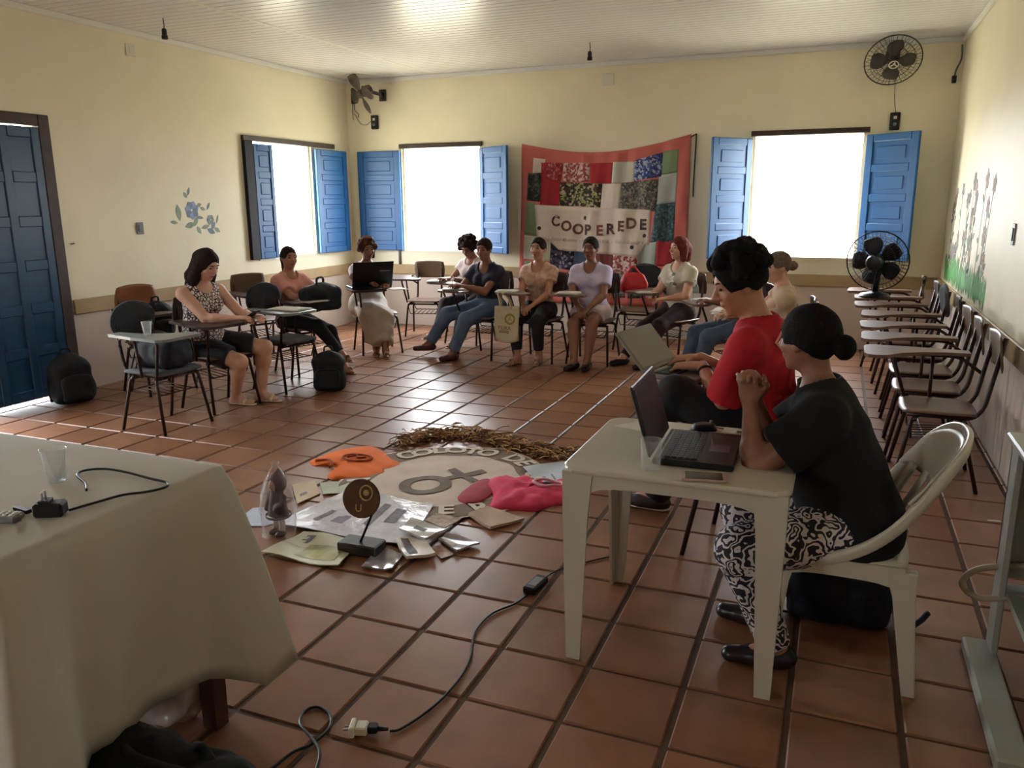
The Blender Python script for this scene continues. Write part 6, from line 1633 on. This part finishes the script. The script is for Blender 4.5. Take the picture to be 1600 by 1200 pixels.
wr_.v = [(x*(1+.10*math.sin(5*math.atan2(y, x)+z*30)), y*(1+.10*math.sin(5*math.atan2(y, x)+z*30)), z) for x, y, z in wr_.v]
wr_.build('plastic_wrap', M_WRAP, dl, True)
# disc award
aw = empty('disc_award', (-1.955, 2.945, 0), .05, 'round brown disc award on a rod with a dark block base', 'award')
MB().box(-.10, .10, -.055, .055, .0, .055, b=.006).build('base', mat('dark_grey_block', (58, 58, 60), .35), aw)
MB().tube([(.0, -.01, .05), (.055, .03, .20), (.06, .035, .23)], .006, 8).build('rod', M_BLACKPL, aw, True)
dd = obj('disc', None, aw, loc=(.0, .02, .255)); dd.rotation_euler = (1.35, 0, .15)
MB().lathe([(.001, -.006), (.088, -.006), (.092, 0), (.088, .006), (.001, .006)], n=32, caps=False).build('disc_plate', mat('brown_wood_disc', (104, 70, 44), .4, var=.15, scale=20), dd, 'auto')
M_GOLD = mat('gold_emblem', (206, 180, 128), .3, metal=.5)
MB().tube([(.025+.030*math.cos(2*PI*k/20), .028+.034*math.sin(2*PI*k/20), .007) for k in range(20)], .004, 6, closed=True).build('emblem_ring', M_GOLD, dd, True)
MB().lathe([(.016, .006), (.012, .010), (.001, .011)], (.025, .028, 0), 14).build('emblem_centre', M_GOLD, dd, True)
gv, gf = glyph_mesh('U', .05); MB().add([(a-.01, b-.045, .0075) for a, b, c in gv], gf).build('letter', M_GOLD, dd)

# ================================================================ CABLES on the floor
CB = [(-1.082, 2.829), (-1.102, 2.735), (-1.156, 2.632), (-1.165, 2.499), (-1.134, 2.391), (-1.105, 2.312), (-1.086, 2.193), (-1.090, 2.057), (-1.109, 1.960), (-1.140, 1.874), (-1.165, 1.855)]
pb = empty('laptop_power_brick', (-1.075, 2.90, 0), -.12, 'black laptop power brick with its cable lying on the tiles', 'power brick')
me = MB().box(-.028, .028, -.068, .068, .0, .032, b=.006).build('brick', M_BLACKPL, pb)
MB().box(-.018, .018, -.04, .04, .032, .0326).build('rating_label', M_GREYPL, pb)
ci = Matrix.Rotation(.12, 3, 'Z')
MB().tube(smoothpath([tuple(ci @ Vector((x+1.075, y-2.90, .006))) for x, y in CB], 5), .0045, 6).build('cable', M_BLACKPL, pb, True)
MB().tube(smoothpath([tuple(ci @ Vector((x+1.075, y-2.90, z))) for x, y, z in ((-1.065, 2.96, .014), (-1.04, 3.08, .005), (-.95, 3.20, .005), (-.86, 3.30, .005))], 5), .0035, 6).build('cable', M_BLACKPL, pb, True)
pg = empty('plug_adapter', (-1.225, 1.828, 0), .35, 'white plug adapter joined to a black plug on the tiles', 'plug')
MB().box(-.055, -.038, -.028, .028, .0, .036, b=.004).build('adapter_face', M_WHITEPL, pg)
MB().box(-.038, .0, -.022, .022, .004, .032, b=.004).build('adapter_body', M_WHITEPL, pg)
MB().box(.0, .03, -.017, .017, .006, .030, b=.005).build('plug_body', M_BLACKPL, pg)
MB().tube([(.03, 0, .017), (.062, .003, .014)], .009, 8, r2=.005).build('strain_relief', M_BLACKPL, pg, True)
MB().tube([(-.055, -.008, .018), (-.075, -.008, .018)], .003, 8).build('pin', M_STRIPE, pg, True); MB().tube([(-.055, .008, .018), (-.075, .008, .018)], .003, 8).build('pin', M_STRIPE, pg, True)
LP_ = [(-1.40, 1.54), (-1.384, 1.659), (-1.351, 1.717), (-1.346, 1.799), (-1.386, 1.858), (-1.446, 1.874), (-1.468, 1.837), (-1.433, 1.772), (-1.351, 1.724), (-1.296, 1.678), (-1.26, 1.60)]
MB().tube(smoothpath([(x, y, .006+(.008 if 7 <= k <= 9 else 0)) for k, (x, y) in enumerate(LP_)], 6), .005, 6).build('floor_cable', M_BLACKPL, None, True, label='black cable with a loop on the tiles near the bottom edge', cat='cable')
paper('paper_scrap', [(.80, 4.39), (.86, 4.40), (.855, 4.42), (.80, 4.41)], .0005, .002, M_PAPER, 'tiny white paper scrap on the tiles by the right wall', 'scrap')
# small worn things that go with the people
def band(J, i, fr, rad, name, m, wdt=.009):
    a = J['wr'][i]-J['base']; b = J['el'][i]-J['base']; p = a+(b-a)*fr; d = nrm(b-a)
    x = nrm(np.cross(d, V(0, 0, 1.))); y = np.cross(d, x)
    MB().tube([tuple(p+x*rad*math.cos(2*PI*k/18)+y*rad*math.sin(2*PI*k/18)) for k in range(18)], wdt, 6, closed=True).build(name, m, J['root'], True)
band(JM, 1, .12, .027, 'wristwatch_strap', mat('dark_watch_strap', (40, 34, 38), .5))

# flat prints laid onto garments by projecting their outlines on the cloth
from mathutils.bvhtree import BVHTree
def decal(J, part, origin, direction, upv, shapes, m, name, off=.004):
    o = [c for c in J['root'].children if c.name.split('.')[0] == part][0]
    bv = BVHTree.FromPolygons([v.co for v in o.data.vertices], [tuple(p.vertices) for p in o.data.polygons])
    d = Vector(direction).normalized(); x = d.cross(Vector(upv)).normalized(); y = x.cross(d); b = Vector(tuple(J['base'])); og = Vector(origin)-b
    for vs, fs in shapes:
        out = []; ok = True
        for p in vs:
            q = og+x*p[0]+y*p[1]; hit = bv.ray_cast(q, d)
            if hit[0] is None: ok = False; break
            out.append(tuple(hit[0]-d*off))
        if ok: MB().add(out, fs).build(name, m, J['root'])
def ring2(r0, r1, n=24, sq=False):
    f = lambda k: (1/max(abs(math.cos(2*PI*k/n)), abs(math.sin(2*PI*k/n)))) if sq else 1.0
    def P(r, k):
        a = 2*PI*k/n; t = r*f(k); px, py = t*math.cos(a), t*math.sin(a)
        return ((px-py)*.707, (px+py)*.707) if sq else (px, py)
    return [P(r0, k) for k in range(n)]+[P(r1, k) for k in range(n)], [(k, (k+1) % n, n+(k+1) % n, n+k) for k in range(n)]
M_LOGO = mat('pale_pink_logo', (214, 140, 142), .8)
c0 = JM['chest']+JM['t']*.06
decal(JM, 'shirt', tuple(c0+V(.28, -.42, .045)), (-.42, .9, 0), (0, 0, 1), [ring2(.040, .050, 24, True), ring2(.016, .026, 18)], M_LOGO, 'back_logo')
c8 = J8['chest']-J8['t']*.02
blobs = []
rg = random.Random(5)
for k in range(14):
    a, r_ = rg.uniform(0, 2*PI), rg.uniform(0, .085); cx, cy, rr = r_*math.cos(a), r_*math.sin(a), rg.uniform(.014, .03)
    blobs.append(([(cx+rr*math.cos(2*PI*q/8), cy+rr*.7*math.sin(2*PI*q/8)) for q in range(8)], [tuple(range(8))]))
decal(J8, 'shirt', tuple(c8+J8['tf']*.4), tuple(-J8['tf']), (0, 0, 1), blobs[:9], mat('white_tee_print', (226, 220, 206), .8), 'chest_print', .005)
decal(J8, 'shirt', tuple(c8+J8['tf']*.4), tuple(-J8['tf']), (0, 0, 1), blobs[9:], mat('grey_tee_print', (120, 116, 104), .8), 'chest_print', .006)
